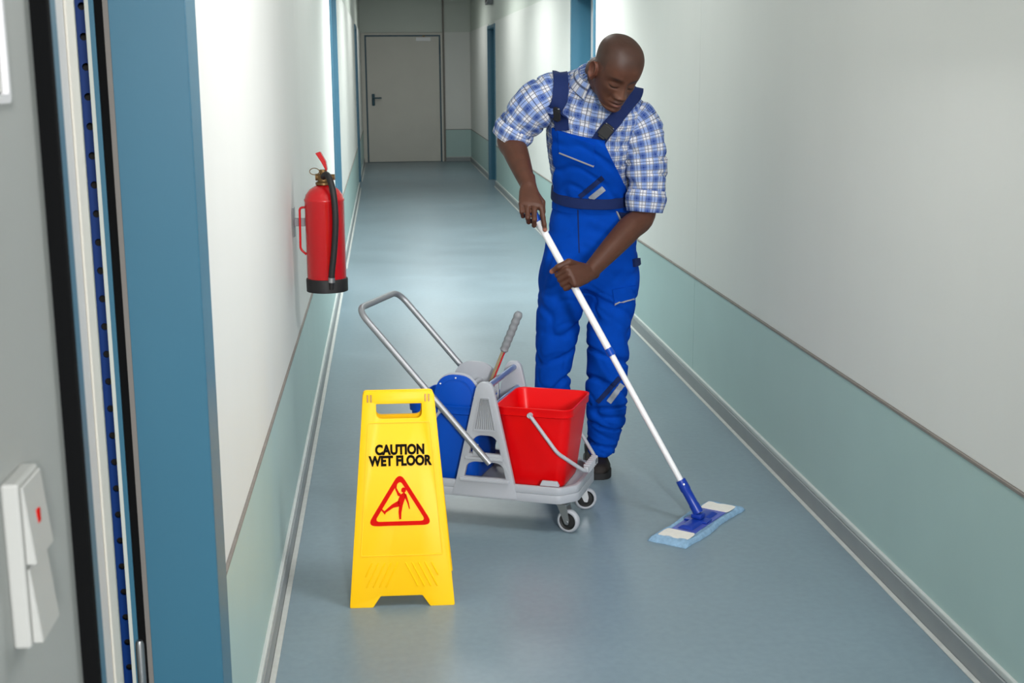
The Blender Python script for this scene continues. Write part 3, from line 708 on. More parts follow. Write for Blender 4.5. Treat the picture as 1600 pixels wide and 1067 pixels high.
build('rivet', tube([alongH(0.112) + np.array([0, -0.017, 0.004]), alongH(0.112) + np.array([0, -0.0205, 0.005])], 0.0035, 8), M_WHITE, t, world=True)

# ================================================================== THE CLEANER
def vec(*a): return np.array(a, float)
M_BLUEW = mat('workwear_blue', (0, 64, 166), 0.85, var=0.06, vscale=30, bump=0.25, bscale=500, spec=0.08)
M_NAVY = mat('workwear_navy', (22, 38, 84), 0.8, var=0.05, vscale=30, bump=0.25, bscale=500, spec=0.2)
M_PIPE = mat('piping_grey', (150, 150, 152), 0.6)
M_REFL = mat('reflective_grey', (150, 156, 164), 0.5, var=0.08, vscale=120)
M_SHOE = mat('shoe_leather', (30, 25, 23), 0.6, var=0.15, vscale=40, bump=0.2, bscale=150, spec=0.2)
M_LACE = mat('shoe_stitch', (130, 72, 40), 0.7)
M_SOLE = mat('shoe_sole', (18, 18, 19), 0.7, var=0.1, vscale=40)

# plaid shirt cloth: bands and fine lines from the cloth's own coordinates (metres along the weave)
def plaid():
    m = bpy.data.materials.new('plaid_cloth'); m.use_nodes = True; nt = m.node_tree; L = nt.links
    b = nt.nodes['Principled BSDF']; b.inputs['Roughness'].default_value = 0.85; b.inputs['Specular IOR Level'].default_value = 0.15
    at = nt.nodes.new('ShaderNodeAttribute'); at.attribute_name = 'cloth_uv'
    sp = nt.nodes.new('ShaderNodeSeparateXYZ'); L.new(at.outputs['Vector'], sp.inputs[0])
    def mth(op, a, b2=None, c=None):
        n = nt.nodes.new('ShaderNodeMath'); n.operation = op
        for i, v in enumerate((a, b2, c)):
            if v is None: continue
            if isinstance(v, (int, float)): n.inputs[i].default_value = v
            else: L.new(v, n.inputs[i])
        return n.outputs[0]
    def bands(s, per, ph):
        u = mth('FRACT', mth('ADD', mth('DIVIDE', s, per), 40.0 + ph))
        d = mth('ABSOLUTE', mth('SUBTRACT', u, 0.5))
        blue = mth('SUBTRACT', 1.0, mth('SMOOTH_MIN', mth('DIVIDE', mth('MAXIMUM', mth('SUBTRACT', d, 0.17), 0.0), 0.07), 1.0, 0.1))
        def line(c, w):
            dd = mth('ABSOLUTE', mth('SUBTRACT', u, c))
            return mth('SUBTRACT', 1.0, mth('MINIMUM', mth('DIVIDE', mth('MAXIMUM', mth('SUBTRACT', dd, w), 0.0), 0.02), 1.0))
        dark = mth('MAXIMUM', line(0.75, 0.014), line(0.03, 0.014)); dark = mth('MAXIMUM', dark, mth('MULTIPLY', line(0.25, 0.012), 0.85))
        wl = mth('MAXIMUM', line(0.39, 0.012), line(0.61, 0.012))
        return blue, dark, wl
    bu, du, wu = bands(sp.outputs[0], 0.041, 0.1); bv, dv, wv = bands(sp.outputs[1], 0.043, 0.3)
    amt = mth('MULTIPLY', mth('ADD', bu, bv), 0.5)
    amt = mth('MULTIPLY', amt, mth('SUBTRACT', 1.0, mth('MULTIPLY', mth('MAXIMUM', wu, wv), 0.22)))
    cr = nt.nodes.new('ShaderNodeValToRGB'); L.new(amt, cr.inputs[0])
    e = cr.color_ramp.elements; e[0].position = 0.0; e[0].color = lin((202, 204, 212)); e[1].position = 1.0; e[1].color = lin((40, 66, 134))
    x = e.new(0.5); x.color = lin((126, 148, 196))
    mx = nt.nodes.new('ShaderNodeMix'); mx.data_type = 'RGBA'
    L.new(mth('MULTIPLY', mth('MAXIMUM', du, dv), 0.8), mx.inputs['Factor']); L.new(cr.outputs[0], mx.inputs[6]); mx.inputs[7].default_value = lin((26, 30, 56))
    L.new(mx.outputs[2], b.inputs['Base Color'])
    nz = nt.nodes.new('ShaderNodeTexNoise'); nz.inputs['Scale'].default_value = 700
    bp = nt.nodes.new('ShaderNodeBump'); bp.inputs['Strength'].default_value = 0.2; bp.inputs['Distance'].default_value = 0.002
    L.new(nz.outputs['Fac'], bp.inputs['Height']); L.new(bp.outputs[0], b.inputs['Normal'])
    return m
M_PLAID = plaid()

# dark skin whose lips, brows, lashes, nails and palms carry their own tint (vertex colour)
def skin_mat():
    m = bpy.data.materials.new('skin'); m.use_nodes = True; nt = m.node_tree; L = nt.links
    b = nt.nodes['Principled BSDF']; b.inputs['Roughness'].default_value = 0.5; b.inputs['Specular IOR Level'].default_value = 0.32
    b.inputs['Subsurface Weight'].default_value = 0.06; b.inputs['Subsurface Radius'].default_value = (0.01, 0.004, 0.002)
    at = nt.nodes.new('ShaderNodeAttribute'); at.attribute_name = 'skin_tint'
    nz = nt.nodes.new('ShaderNodeTexNoise'); nz.inputs['Scale'].default_value = 35; nz.inputs['Detail'].default_value = 5
    tc = nt.nodes.new('ShaderNodeTexCoord'); L.new(tc.outputs['Object'], nz.inputs['Vector'])
    rp = nt.nodes.new('ShaderNodeMapRange'); rp.inputs[1].default_value = 0.3; rp.inputs[2].default_value = 0.7; rp.inputs[3].default_value = 0.9; rp.inputs[4].default_value = 1.1
    L.new(nz.outputs['Fac'], rp.inputs[0])
    s = nt.nodes.new('ShaderNodeVectorMath'); s.operation = 'SCALE'; L.new(at.outputs['Color'], s.inputs[0]); L.new(rp.outputs[0], s.inputs['Scale'])
    L.new(s.outputs[0], b.inputs['Base Color'])
    n2 = nt.nodes.new('ShaderNodeTexNoise'); n2.inputs['Scale'].default_value = 420; L.new(tc.outputs['Object'], n2.inputs['Vector'])
    bp = nt.nodes.new('ShaderNodeBump'); bp.inputs['Strength'].default_value = 0.12; bp.inputs['Distance'].default_value = 0.002
    L.new(n2.outputs['Fac'], bp.inputs['Height']); L.new(bp.outputs[0], b.inputs['Normal'])
    return m
M_SKIN = skin_mat()
M_HAIR = mat('hair_stubble', (30, 24, 22), 0.75, var=0.25, vscale=180, bump=0.6, bscale=520, spec=0.25)

person = thing('person', 'man in blue bib overalls and plaid shirt mopping the floor', 'person', (0.80, 4.90, 0))

def remesh(g, voxel, smooth=0):
    me = bpy.data.meshes.new('rm'); me.from_pydata(g.v, [], g.f)
    bm = bmesh.new(); bm.from_mesh(me); bmesh.ops.recalc_face_normals(bm, faces=bm.faces[:]); bm.to_mesh(me); bm.free()
    ob = bpy.data.objects.new('rm', me); COL.objects.link(ob)
    md = ob.modifiers.new('r', 'REMESH'); md.mode = 'VOXEL'; md.voxel_size = voxel; md.adaptivity = 0.0
    if smooth:
        sm = ob.modifiers.new('s', 'SMOOTH'); sm.factor = 0.5; sm.iterations = smooth
    dg = bpy.context.evaluated_depsgraph_get(); dg.update()
    me2 = bpy.data.meshes.new_from_object(ob.evaluated_get(dg))
    out = G(); out.v = [tuple(v.co) for v in me2.vertices]; out.f = [tuple(p.vertices) for p in me2.polygons]
    bpy.data.objects.remove(ob); bpy.data.meshes.remove(me); bpy.data.meshes.remove(me2)
    return out
def vnormals(g):
    v = np.array(g.v); n = np.zeros_like(v)
    for f in g.f:
        a = np.cross(v[f[1]] - v[f[0]], v[f[-1]] - v[f[0]])
        if len(f) == 4: a = a + np.cross(v[f[3]] - v[f[2]], v[f[1]] - v[f[2]])
        for i in f: n[i] += a
    return n / (np.linalg.norm(n, axis=1)[:, None] + 1e-12)
def nz3(p, s, o=0.0): return noise.noise((p[0] * s[0] + o, p[1] * s[1] + o * 1.7, p[2] * s[2] - o))
def bvh(g): return BVHTree.FromPolygons([Vector(p) for p in g.v], g.f)

# ---- torso surface (shared by shirt, bib, straps, belt) --------------------------------------------
# px x, px y, depth, half width, half depth, yaw, roll, lean (degrees)
TOR = [(925, 372, 4.860, 0.150, 0.105, 6, 0, 0),
       (925, 342, 4.850, 0.140, 0.102, 9, 1, 3),
       (925, 310, 4.835, 0.136, 0.104, 12, 2, 7),
       (923, 272, 4.805, 0.146, 0.112, 15, 4, 12),
       (923, 232, 4.765, 0.158, 0.118, 18, 8, 16),
       (926, 192, 4.725, 0.168, 0.116, 20, 11, 20),
       (930, 160, 4.700, 0.170, 0.102, 20, 13, 22),
       (935, 136, 4.683, 0.140, 0.082, 20, 14, 24),
       (939, 122, 4.672, 0.095, 0.068, 18, 14, 26),
       (942, 112, 4.664, 0.066, 0.060, 16, 14, 28),
       (944, 104, 4.656, 0.060, 0.058, 14, 14, 30)]
def tor_rows():
    rows = []
    for px, py, Y, hw, hd, yw, rl, ln in TOR:
        c = at_y(px, py, Y); rows.append(list(c) + [hw, hd, math.radians(yw), math.radians(rl), math.radians(ln)])
    return np.array(rows)
NT = 90
TR = catmull(tor_rows(), NT)
def tor_basis(row):
    yw, rl, ln = row[5], row[6], row[7]
    a = vec(math.cos(yw), -math.sin(yw), 0); b = vec(-math.sin(yw), -math.cos(yw), 0); z = vec(0, 0, 1)
    a2 = a * math.cos(rl) - z * math.sin(rl); z2 = z * math.cos(rl) + a * math.sin(rl)
    b2 = b * math.cos(ln) - z2 * math.sin(ln); z3 = z2 * math.cos(ln) + b * math.sin(ln)
    return a2, b2, z3
def tor_pt(th, v, grow=0.0):
    """th: angle (0 front, + his left); v: 0..len(TOR)-1"""
    t = v / (len(TOR) - 1) * (NT - 1); i = min(int(t), NT - 2); u = t - i
    row = TR[i] * (1 - u) + TR[i + 1] * u
    a, b, z = tor_basis(row)
    e = 2 / 2.4; s, c = math.sin(th), math.cos(th)
    return row[:3] + a * (row[3] + grow) * math.copysign(abs(s) ** e, s) + b * (row[4] + grow) * math.copysign(abs(c) ** e, c)
def tor_n(th, v):
    p = tor_pt(th, v); d1 = tor_pt(th + 0.02, v) - tor_pt(th - 0.02, v); d2 = tor_pt(th, min(v + 0.05, 10)) - tor_pt(th, max(v - 0.05, 0))
    n = np.cross(d1, d2); n /= np.linalg.norm(n) + 1e-12
    t = v / (len(TOR) - 1) * (NT - 1); c = TR[min(int(t), NT - 1)][:3]
    return n if np.dot(n, p - c) > 0 or v > 7 else -n
def folds(p, amp):
    """soft cloth folds, diagonal and mostly horizontal"""
    q = (p[0] + 0.35 * p[2], p[1], p[2] - 0.5 * p[0])
    r = nz3(q, (7, 7, 17), 3.1) + 0.5 * nz3(q, (15, 15, 34), 8.2)
    r2 = nz3((p[0] - 0.6 * p[2], p[1], p[2] + 0.3 * p[0]), (9, 9, 22), 12.7)
    return amp * (0.45 - 1.15 * math.exp(-(r / 0.11) ** 2) - 0.5 * math.exp(-(r2 / 0.07) ** 2))

# shirt body
rings, uv = [], []
SEG = 96; vlen = 0.0; prev = None
for k in range(NT):
    v = k / (NT - 1) * (len(TOR) - 1)
    c = TR[k][:3]
    if prev is not None: vlen += np.linalg.norm(c - prev)
    prev = c; ring = []
    for j in range(SEG):
        th = 2 * math.pi * j / SEG
        p = tor_pt(th, v); n = p - c; n /= np.linalg.norm(n) + 1e-9
        p = p + n * folds(p, 0.009)
        ring.append(p); thw = th if th <= math.pi else th - 2 * math.pi
        uv.append((thw * 0.165, vlen))
    rings.append(ring)
gs = rings_mesh(rings, True, True)
shirt = build('shirt', gs, M_PLAID, person, smooth=True, angle=180, world=True, uv=uv)
SHB = bvh(gs)

# ---- arms: sleeve paths ------------------------------------------------------------------------------
# his right arm (image left)
SLEEVES = []
SR = at_y(868, 148, 4.700); ER = at_y(797, 214, 4.745); WR = at_y(826, 292, 4.540)
SL_ = at_y(996, 186, 4.690); EL = at_y(1006, 333, 4.660); WL = at_y(921, 425, 4.475)
def sleeve(P, Rr, n, ph, amp=0.009):
    P = np.array(P); q = catmull(np.hstack([P, np.array(Rr)[:, None]]), n); C, R = q[:, :3], q[:, 3]
    T, A, B = frames(C, up=(0, -1, 0)); rings, uv = [], []; L = 0
    for k in range(n):
        if k: L += np.linalg.norm(C[k] - C[k - 1])
        r = []
        for j in range(48):
            a = 2 * math.pi * j / 48; d = A[k] * math.cos(a) + B[k] * math.sin(a)
            p = C[k] + d * R[k]
            w = amp * (0.5 - 1.2 * math.exp(-(noise.noise((a * 0.9 if a < math.pi else (2 * math.pi - a) * 0.9, L * 22 + math.sin(a) * 1.6, ph)) / 0.12) ** 2)) + amp * 0.5 * noise.noise((math.cos(a) * 3, math.sin(a) * 3 + L * 30, ph + 5))
            r.append(p + d * w); aa = a if a <= math.pi else a - 2 * math.pi
            uv.append((aa * 0.068, L))
        rings.append(r)
    return rings_mesh(rings, True, True), uv, C, R, T
g, uv, C, Rr, T = sleeve([at_y(886, 146, 4.700), SR, at_y(838, 165, 4.700), at_y(815, 190, 4.722), at_y(801, 210, 4.738)], [0.056, 0.076, 0.079, 0.070, 0.056], 60, 1.3)
SLEEVES.append(bvh(g)); build('sleeve', g, M_PLAID, shirt, smooth=True, angle=180, world=True, uv=uv)
def cuff(c0, c1, r0, r1, ph):
    c0, c1 = np.array(c0), np.array(c1)
    g, uv, *_ = sleeve([c0, c0 * 0.66 + c1 * 0.34, c0 * 0.33 + c1 * 0.67, c1], [r0 - 0.006, r0, r1, r1 - 0.005], 16, ph, 0.003)
    return g, [(u + 0.013, v + 0.02) for u, v in uv]
g, uv = cuff(at_y(808, 197, 4.728), at_y(795, 219, 4.742), 0.076, 0.071, 4.4)
build('cuff', g, M_PLAID, shirt, smooth=True, angle=180, world=True, uv=uv)
g, uv, C, Rr, T = sleeve([at_y(975, 176, 4.695), at_y(995, 192, 4.690), at_y(1006, 225, 4.682), at_y(1010, 265, 4.675), at_y(1010, 310, 4.668), at_y(1008, 322, 4.665)], [0.060, 0.078, 0.077, 0.072, 0.060, 0.056], 72, 7.7)
SLEEVES.append(bvh(g)); build('sleeve', g, M_PLAID, shirt, smooth=True, angle=180, world=True, uv=uv)
g, uv = cuff(at_y(1010, 297, 4.670), at_y(1007, 331, 4.664), 0.075, 0.071, 9.4)
build('cuff', g, M_PLAID, shirt, smooth=True, angle=180, world=True, uv=uv)
# collar: a folded band round the neck, open at the front
NB = TR[int(8.05 / 10 * (NT - 1))]
ca, cb, cz = tor_basis(NB); cc = NB[:3]
for sgn in (-1, 1):
    V, F, uv = [], [], []
    n = 26
    for i in range(n):
        f = i / (n - 1); th = sgn * (math.radians(14) + f * math.radians(166))
        d = ca * math.sin(th) + cb * math.cos(th)
        fr = max(0, math.cos(th))
        base = cc + ca * math.sin(th) * 0.078 + cb * math.cos(th) * 0.074
        tip = (1 - f) ** 3
        prof = [base - cz * 0.012 - cb * 0.0, base + cz * (0.014 - 0.006 * fr) + d * 0.003, base + cz * (0.018 - 0.008 * fr) + d * 0.009,
                base + d * (0.032 + 0.010 * tip) - cz * (0.014 + 0.020 * tip), base + d * (0.030 + 0.010 * tip) - cz * (0.017 + 0.022 * tip)]
        for k, p in enumerate(prof): V.append(p); uv.append((f * 0.22, 0.013 * k))
    for i in range(n - 1):
        for k in range(4): F.append((i * 5 + k, i * 5 + k + 1, (i + 1) * 5 + k + 1, (i + 1) * 5 + k))
    g = G(); g.v = [tuple(p) for p in V]; g.f = F
    o = build('collar', g, M_PLAID, shirt, smooth=True, angle=60, world=True, uv=uv)
    md = o.modifiers.new('thick', 'SOLIDIFY'); md.thickness = 0.002
# dark undershirt edge at the neck
an = np.linspace(0, 2 * math.pi, 40)
build('undershirt', tube([cc + cz * 0.012 + ca * math.sin(a) * 0.064 + cb * math.cos(a) * 0.065 for a in an], 0.006, 8), M_RUB, shirt, smooth=True, world=True)

# ---- overalls: pelvis + legs in one piece ------------------------------------------------------------
def hring(px, py, Y, hw, hd, n=40, e=2.3, yaw=0.0):
    c = at_y(px, py, Y); out = []
    for j in range(n):
        a = 2 * math.pi * j / n; s, co = math.sin(a), math.cos(a)
        x = hw * math.copysign(abs(s) ** (2 / e), s); y = -hd * math.copysign(abs(co) ** (2 / e), co)
        out.append(c + vec(x * math.cos(yaw) - y * math.sin(yaw), x * math.sin(yaw) + y * math.cos(yaw), 0))
    return out
def leg_mesh(rows):
    q = catmull(rows, 40); return rings_mesh([hring(*r) for r in q])
g = rings_mesh([hring(*r, yaw=math.radians(-8)) for r in catmull([(926, 300, 4.835, 0.140, 0.108), (925, 320, 4.842, 0.146, 0.112), (924, 350, 4.85, 0.162, 0.122), (924, 385, 4.86, 0.176, 0.130), (922, 420, 4.865, 0.178, 0.130), (920, 446, 4.87, 0.150, 0.112), (919, 460, 4.87, 0.080, 0.075)], 26)])
g.join(leg_mesh([(955, 395, 4.86, 0.096, 0.116), (957, 430, 4.86, 0.100, 0.116), (955, 470, 4.86, 0.094, 0.108), (951, 520, 4.855, 0.083, 0.094), (949, 570, 4.85, 0.079, 0.086), (948, 610, 4.85, 0.079, 0.084), (947, 650, 4.865, 0.074, 0.084), (943, 680, 4.88, 0.062, 0.078), (941, 697, 4.885, 0.058, 0.078), (939, 707, 4.885, 0.055, 0.078)]))
g.join(leg_mesh([(890, 395, 4.86, 0.096, 0.114), (882, 430, 4.865, 0.098, 0.114), (876, 470, 4.87, 0.090, 0.106), (871, 520, 4.875, 0.080, 0.092), (865, 570, 4.88, 0.071, 0.084), (862, 610, 4.885, 0.067, 0.080), (861, 650, 4.90, 0.066, 0.080), (861, 690, 4.92, 0.060, 0.078), (861, 703, 4.925, 0.058, 0.078)]))
tr_ = remesh(g, 0.008, 10)
N = vnormals(tr_); P = np.array(tr_.v); Pn = []
crotch = at_y(915, 445, 4.76); knl = at_y(950, 590, 4.78); knr = at_y(866, 590, 4.80); hl = at_y(943, 680, 4.83); hr_ = at_y(861, 690, 4.84)
for p, n in zip(P, N):
    w = 0.0050
    w += 0.011 * math.exp(-np.sum((p - crotch) ** 2) / 0.018)
    for c in (knl, knr): w += 0.007 * math.exp(-np.sum((p - c) ** 2) / 0.02)
    for c in (hl, hr_): w += 0.007 * math.exp(-((p[2] - c[2]) ** 2) / 0.006 - ((p[0] - c[0]) ** 2) / 0.02)
    q = (p[0] - 0.45 * abs(p[0] - crotch[0]), p[1], p[2] + 0.5 * abs(p[0] - crotch[0]))
    r = nz3(q, (3.6, 3.6, 7.5), 1.0); r2 = nz3((q[0] + 0.8 * q[2], q[1], q[2]), (6, 6, 11), 6.0)
    if p[2] < 0.28: r = nz3((p[0] + 0.3 * p[2], p[1], p[2]), (4, 4, 15), 2.0)
    Pn.append(p + n * w * (0.3 - 1.4 * math.exp(-(r / 0.075) ** 2) - 0.45 * math.exp(-(r2 / 0.06) ** 2) + 0.8 * r))
tr_.v = [tuple(p) for p in Pn]
ov = build('overalls', tr_, M_BLUEW, person, smooth=True, angle=180, world=True)
OVB = bvh(tr_)
# shirt tail must not poke out: the torso rings below the belt sit inside the pelvis

def patch(us, vs, fn, off0, off1):
    """closed thick patch from a surface function fn(u, v) -> (point, normal)"""
    g = G(); nu, nv = len(us), len(vs)
    for off in (off1, off0):
        for u in us:
            for v in vs:
                p, n = fn(u, v); g.v.append(tuple(p + n * off))
    n1 = nu * nv
    for i in range(nu - 1):
        for j in range(nv - 1):
            a = i * nv + j; g.f.append((a, a + nv, a + nv + 1, a + 1)); g.f.append((n1 + a, n1 + a + 1, n1 + a + nv + 1, n1 + a + nv))
    b = [i * nv for i in range(nu)] + [(nu - 1) * nv + j for j in range(1, nv)] + [i * nv + nv - 1 for i in range(nu - 2, -1, -1)] + [j for j in range(nv - 2, 0, -1)]
    for a, c in zip(b, b[1:] + b[:1]): g.f.append((a, c, n1 + c, n1 + a))
    return g
def on_shirt(th, v, off=0.0):
    p = tor_pt(th, v); n = tor_n(th, v); return p + n * 0.004, n

# bib
BT, BB = 4.95, 1.55                                     # top and bottom rows on the torso
def bib_fn(u, v):
    f = v                                               # 0 bottom .. 1 top
    l = -95 + 52 * min(1, f / 0.55) ** 0.8 + 2 * max(0, f - 0.55); r = 92 - 70 * min(1, f / 0.95) ** 0.8
    th = math.radians(l + (r - l) * u); vv = BB + (BT - BB) * f
    p, n = on_shirt(th, vv)
    fl = 0.007 * (0.5 - math.exp(-(nz3((p[0], p[1], p[2] + 0.6 * p[0]), (7, 7, 13), 4.0) / 0.12) ** 2))
    return p + n * (0.004 + fl), n
gb = patch(np.linspace(0, 1, 44), np.linspace(0, 1, 44), bib_fn, -0.006, 0.004)
bib = build('bib', gb, M_BLUEW, ov, smooth=True, angle=60, world=True)
BIBB = bvh(gb)
# belt band round the waist
rb, ri = [], []
for k, (px, py, Y, hw, hd) in enumerate([(926, 293, 4.832, 0.148, 0.120), (926, 294, 4.832, 0.155, 0.132), (926, 302, 4.836, 0.157, 0.134), (926, 309, 4.840, 0.158, 0.136), (926, 310, 4.840, 0.150, 0.122)]):
    rb.append([p - vec(0, 0, 0.030 * (Y - p[1]) / hd) for p in hring(px, py, Y, hw, hd, 64, 2.3, math.radians(-8))])
build('waistband', rings_mesh(rb, True, True), M_NAVY, ov, smooth=True, angle=50, world=True)

# decals sewn on the cloth: found by casting rays from the front onto the garment
def sewn(name, quad, tree, m, par, off=(0.0, 0.004), nu=10, nv=8):
    q = np.array(quad, float)
    pts = {}
    lastd = None
    for i in range(nu):
        for j in range(nv):
            u, v = i / (nu - 1), j / (nv - 1)
            px = (1 - v) * ((1 - u) * q[0] + u * q[1]) + v * ((1 - u) * q[3] + u * q[2])
            r = ray(*px); r = r / np.linalg.norm(r)
            hit = None
            for t in (tree if isinstance(tree, (list, tuple)) else [tree]):
                h = t.ray_cast(Vector(CAMP), Vector(r))
                if h[0] is not None and (hit is None or h[3] < hit[3]): hit = h
            if hit is None: continue
            n = np.array(hit[1]); n = -n if np.dot(n, r) > 0 else n
            pts[(i, j)] = (np.array(hit[0]), n)
    if len(pts) < nu * nv * 0.6: print('sewn missed', name, len(pts)); return None
    if len(pts) < nu * nv:
        for i in range(nu):
            for j in range(nv):
                if (i, j) not in pts:
                    k = min(pts, key=lambda q: (q[0] - i) ** 2 + (q[1] - j) ** 2); pts[(i, j)] = pts[k]
    return build(name, patch(list(range(nu)), list(range(nv)), lambda u, v: pts[(u, v)], *off), m, par, smooth=True, angle=50, world=True)
def stripe(a, b, w):
    a, b = np.array(a, float), np.array(b, float); d = (b - a) / np.linalg.norm(b - a); n = np.array([-d[1], d[0]]) * w / 2
    return [a + n, b + n, b - n, a - n]
fl = sewn('pocket_flap', [(873, 205), (929, 226), (928, 258), (875, 237)], BIBB, M_BLUEW, bib, (-0.002, 0.006))
sewn('flap_piping', stripe((875, 238), (928, 259), 2.0), BIBB, M_PIPE, bib, (-0.002, 0.0075), 12, 2)
sewn('bib_stripe', stripe((906, 307), (942, 277), 7), BIBB, M_NAVY, bib, (-0.001, 0.0055), 12, 3)
sewn('bib_reflector', stripe((922, 311), (943, 294), 8), BIBB, M_REFL, bib, (-0.001, 0.0055), 10, 3)
sewn('side_pocket', [(963, 322), (984, 316), (986, 352), (972, 348)], OVB, M_NAVY, ov, (-0.001, 0.004))
sewn('pocket_piping', stripe((960, 324), (972, 350), 2), OVB, M_PIPE, ov, (-0.001, 0.0055), 10, 2)
sewn('thigh_pocket', [(957, 452), (992, 446), (990, 466), (960, 474)], OVB, M_BLUEW, ov, (-0.002, 0.0065))
sewn('thigh_piping', stripe((961, 474), (989, 466.5), 2), OVB, M_PIPE, ov, (-0.002, 0.0078), 10, 2)
sewn('knee_stripe', stripe((934, 628), (968, 590), 7), OVB, M_NAVY, ov, (-0.001, 0.0045), 12, 3)
sewn('knee_reflector', stripe((951, 628), (972, 600), 8), OVB, M_REFL, ov, (-0.001, 0.0045), 10, 3)
sewn('fly_seam', stripe((903, 328), (905, 395), 1.6), OVB, M_NAVY, ov, (-0.001, 0.002), 16, 2)
sewn('tool_loop', [(988, 405), (996, 403), (997, 414), (989, 417)], OVB, M_NAVY, ov, (-0.001, 0.012))

# straps over the shoulders: rays onto shirt and sleeves from the front, from above and from behind
SALL = [SHB] + SLEEVES
def cast(o, d):
    hit = None
    for t in SALL:
        h = t.ray_cast(Vector(o), Vector(d))
        if h[0] is not None and (hit is None or h[3] < hit[3]): hit = h
    return None if hit is None else np.array(hit[0])
def strap(front, back, w, name='strap'):
    pts = [cast(CAMP, ray(*p) / np.linalg.norm(ray(*p))) for p in front]
    pts += [cast((x, y, 2.2), (0, 0, -1)) for x, y in back]
    xl, yl = back[-1]
    pts += [cast((xl + (0.83 - xl) * f, 5.4, z), (0, -1, 0)) for z, f in ((1.36, 0.15), (1.26, 0.35), (1.15, 0.55), (1.08, 0.7))]
    if any(p is None for p in pts): print('strap missed', [p is None for p in pts])
    pts = [p for p in pts if p is not None]
    Pc = catmull(pts, 60)
    for _ in range(4): Pc[1:-1] = (Pc[:-2] + 2 * Pc[1:-1] + Pc[2:]) / 4
    T = np.gradient(Pc, axis=0); T /= np.linalg.norm(T, axis=1)[:, None]
    cen = at_y(928, 215, 4.76); Nn = []
    for p, t in zip(Pc, T):
        n = p - cen; n[2] *= 0.6 if p[2] < cen[2] + 0.08 else 1.6; n[0] *= 0.35; n -= t * np.dot(n, t); Nn.append(n / np.linalg.norm(n))
    Nn = np.array(Nn); q = {}
    for i in range(len(Pc)):
        sd = np.cross(T[i], Nn[i]); sd /= np.linalg.norm(sd)
        for j in range(5): q[(i, j)] = (Pc[i] + sd * w * (j / 4 - 0.5), Nn[i])
    H = np.zeros((len(Pc), 5))                          # lift of each strap point above its path so that it lies on the cloth
    for (i, j), (p, n) in q.items():
        h = cast(p + n * 0.10, -n)
        if h is not None: H[i, j] = np.clip(np.dot(h - p, n), -0.004, 0.05)
    H = np.maximum(H, H.mean(1, keepdims=True))
    for _ in range(6): H[1:-1] = np.maximum(H[1:-1], (H[:-2] + H[2:]) / 2) * 0.5 + (H[:-2] + 2 * H[1:-1] + H[2:]) / 8
    for (i, j), (p, n) in list(q.items()): q[(i, j)] = (p + n * H[i, j], n)
    Pc = np.array([q[(i, 2)][0] for i in range(len(Pc))])
    st = build(name, patch(list(range(len(Pc))), list(range(5)), lambda u, v: q[(u, v)], -0.001, 0.007), M_NAVY, ov, smooth=True, angle=50, world=True)
    return st, Pc, Nn, T
def buckle(st, c, n, t):
    sd = np.cross(t, n); sd /= np.linalg.norm(sd)
    m = Matrix(((sd[0], t[0], n[0], c[0]), (sd[1], t[1], n[1], c[1]), (sd[2], t[2], n[2], c[2]), (0, 0, 0, 1)))
    g = box(-0.022, 0.022, -0.021, 0.021, 0.006, 0.017, 0.003); g.join(box(-0.013, 0.013, -0.028, 0.028, 0.007, 0.0155, 0.002))
    b = build('buckle', g.xf(m), M_RUB, st, world=True)
    build('ladder_bar', box(-0.018, 0.018, 0.023, 0.0265, 0.007, 0.0135, 0.001, 1).xf(m), M_STEEL, st, world=True)
rx = at_y(876, 108, 4.69)[0]; lx_ = at_y(993, 138, 4.68)[0]
st, Pc, Nn, T = strap([(879, 204), (878, 180), (877, 155), (877, 132), (876, 118)], [(rx, 4.70), (rx + 0.005, 4.74), (rx + 0.012, 4.78)], 0.052)
k = int(np.argmin(np.abs(Pc[:30, 2] - at_y(876, 176, 4.6)[2]))); buckle(st, Pc[k], Nn[k], T[k])
st, Pc, Nn, T = strap([(930, 228), (944, 207), (962, 186), (980, 164), (992, 150)], [(lx_, 4.68), (lx_, 4.73), (lx_ - 0.005, 4.77)], 0.052)
k = int(np.argmin(np.abs(Pc[:30, 2] - at_y(945, 205, 4.6)[2]))); buckle(st, Pc[k], Nn[k], T[k])

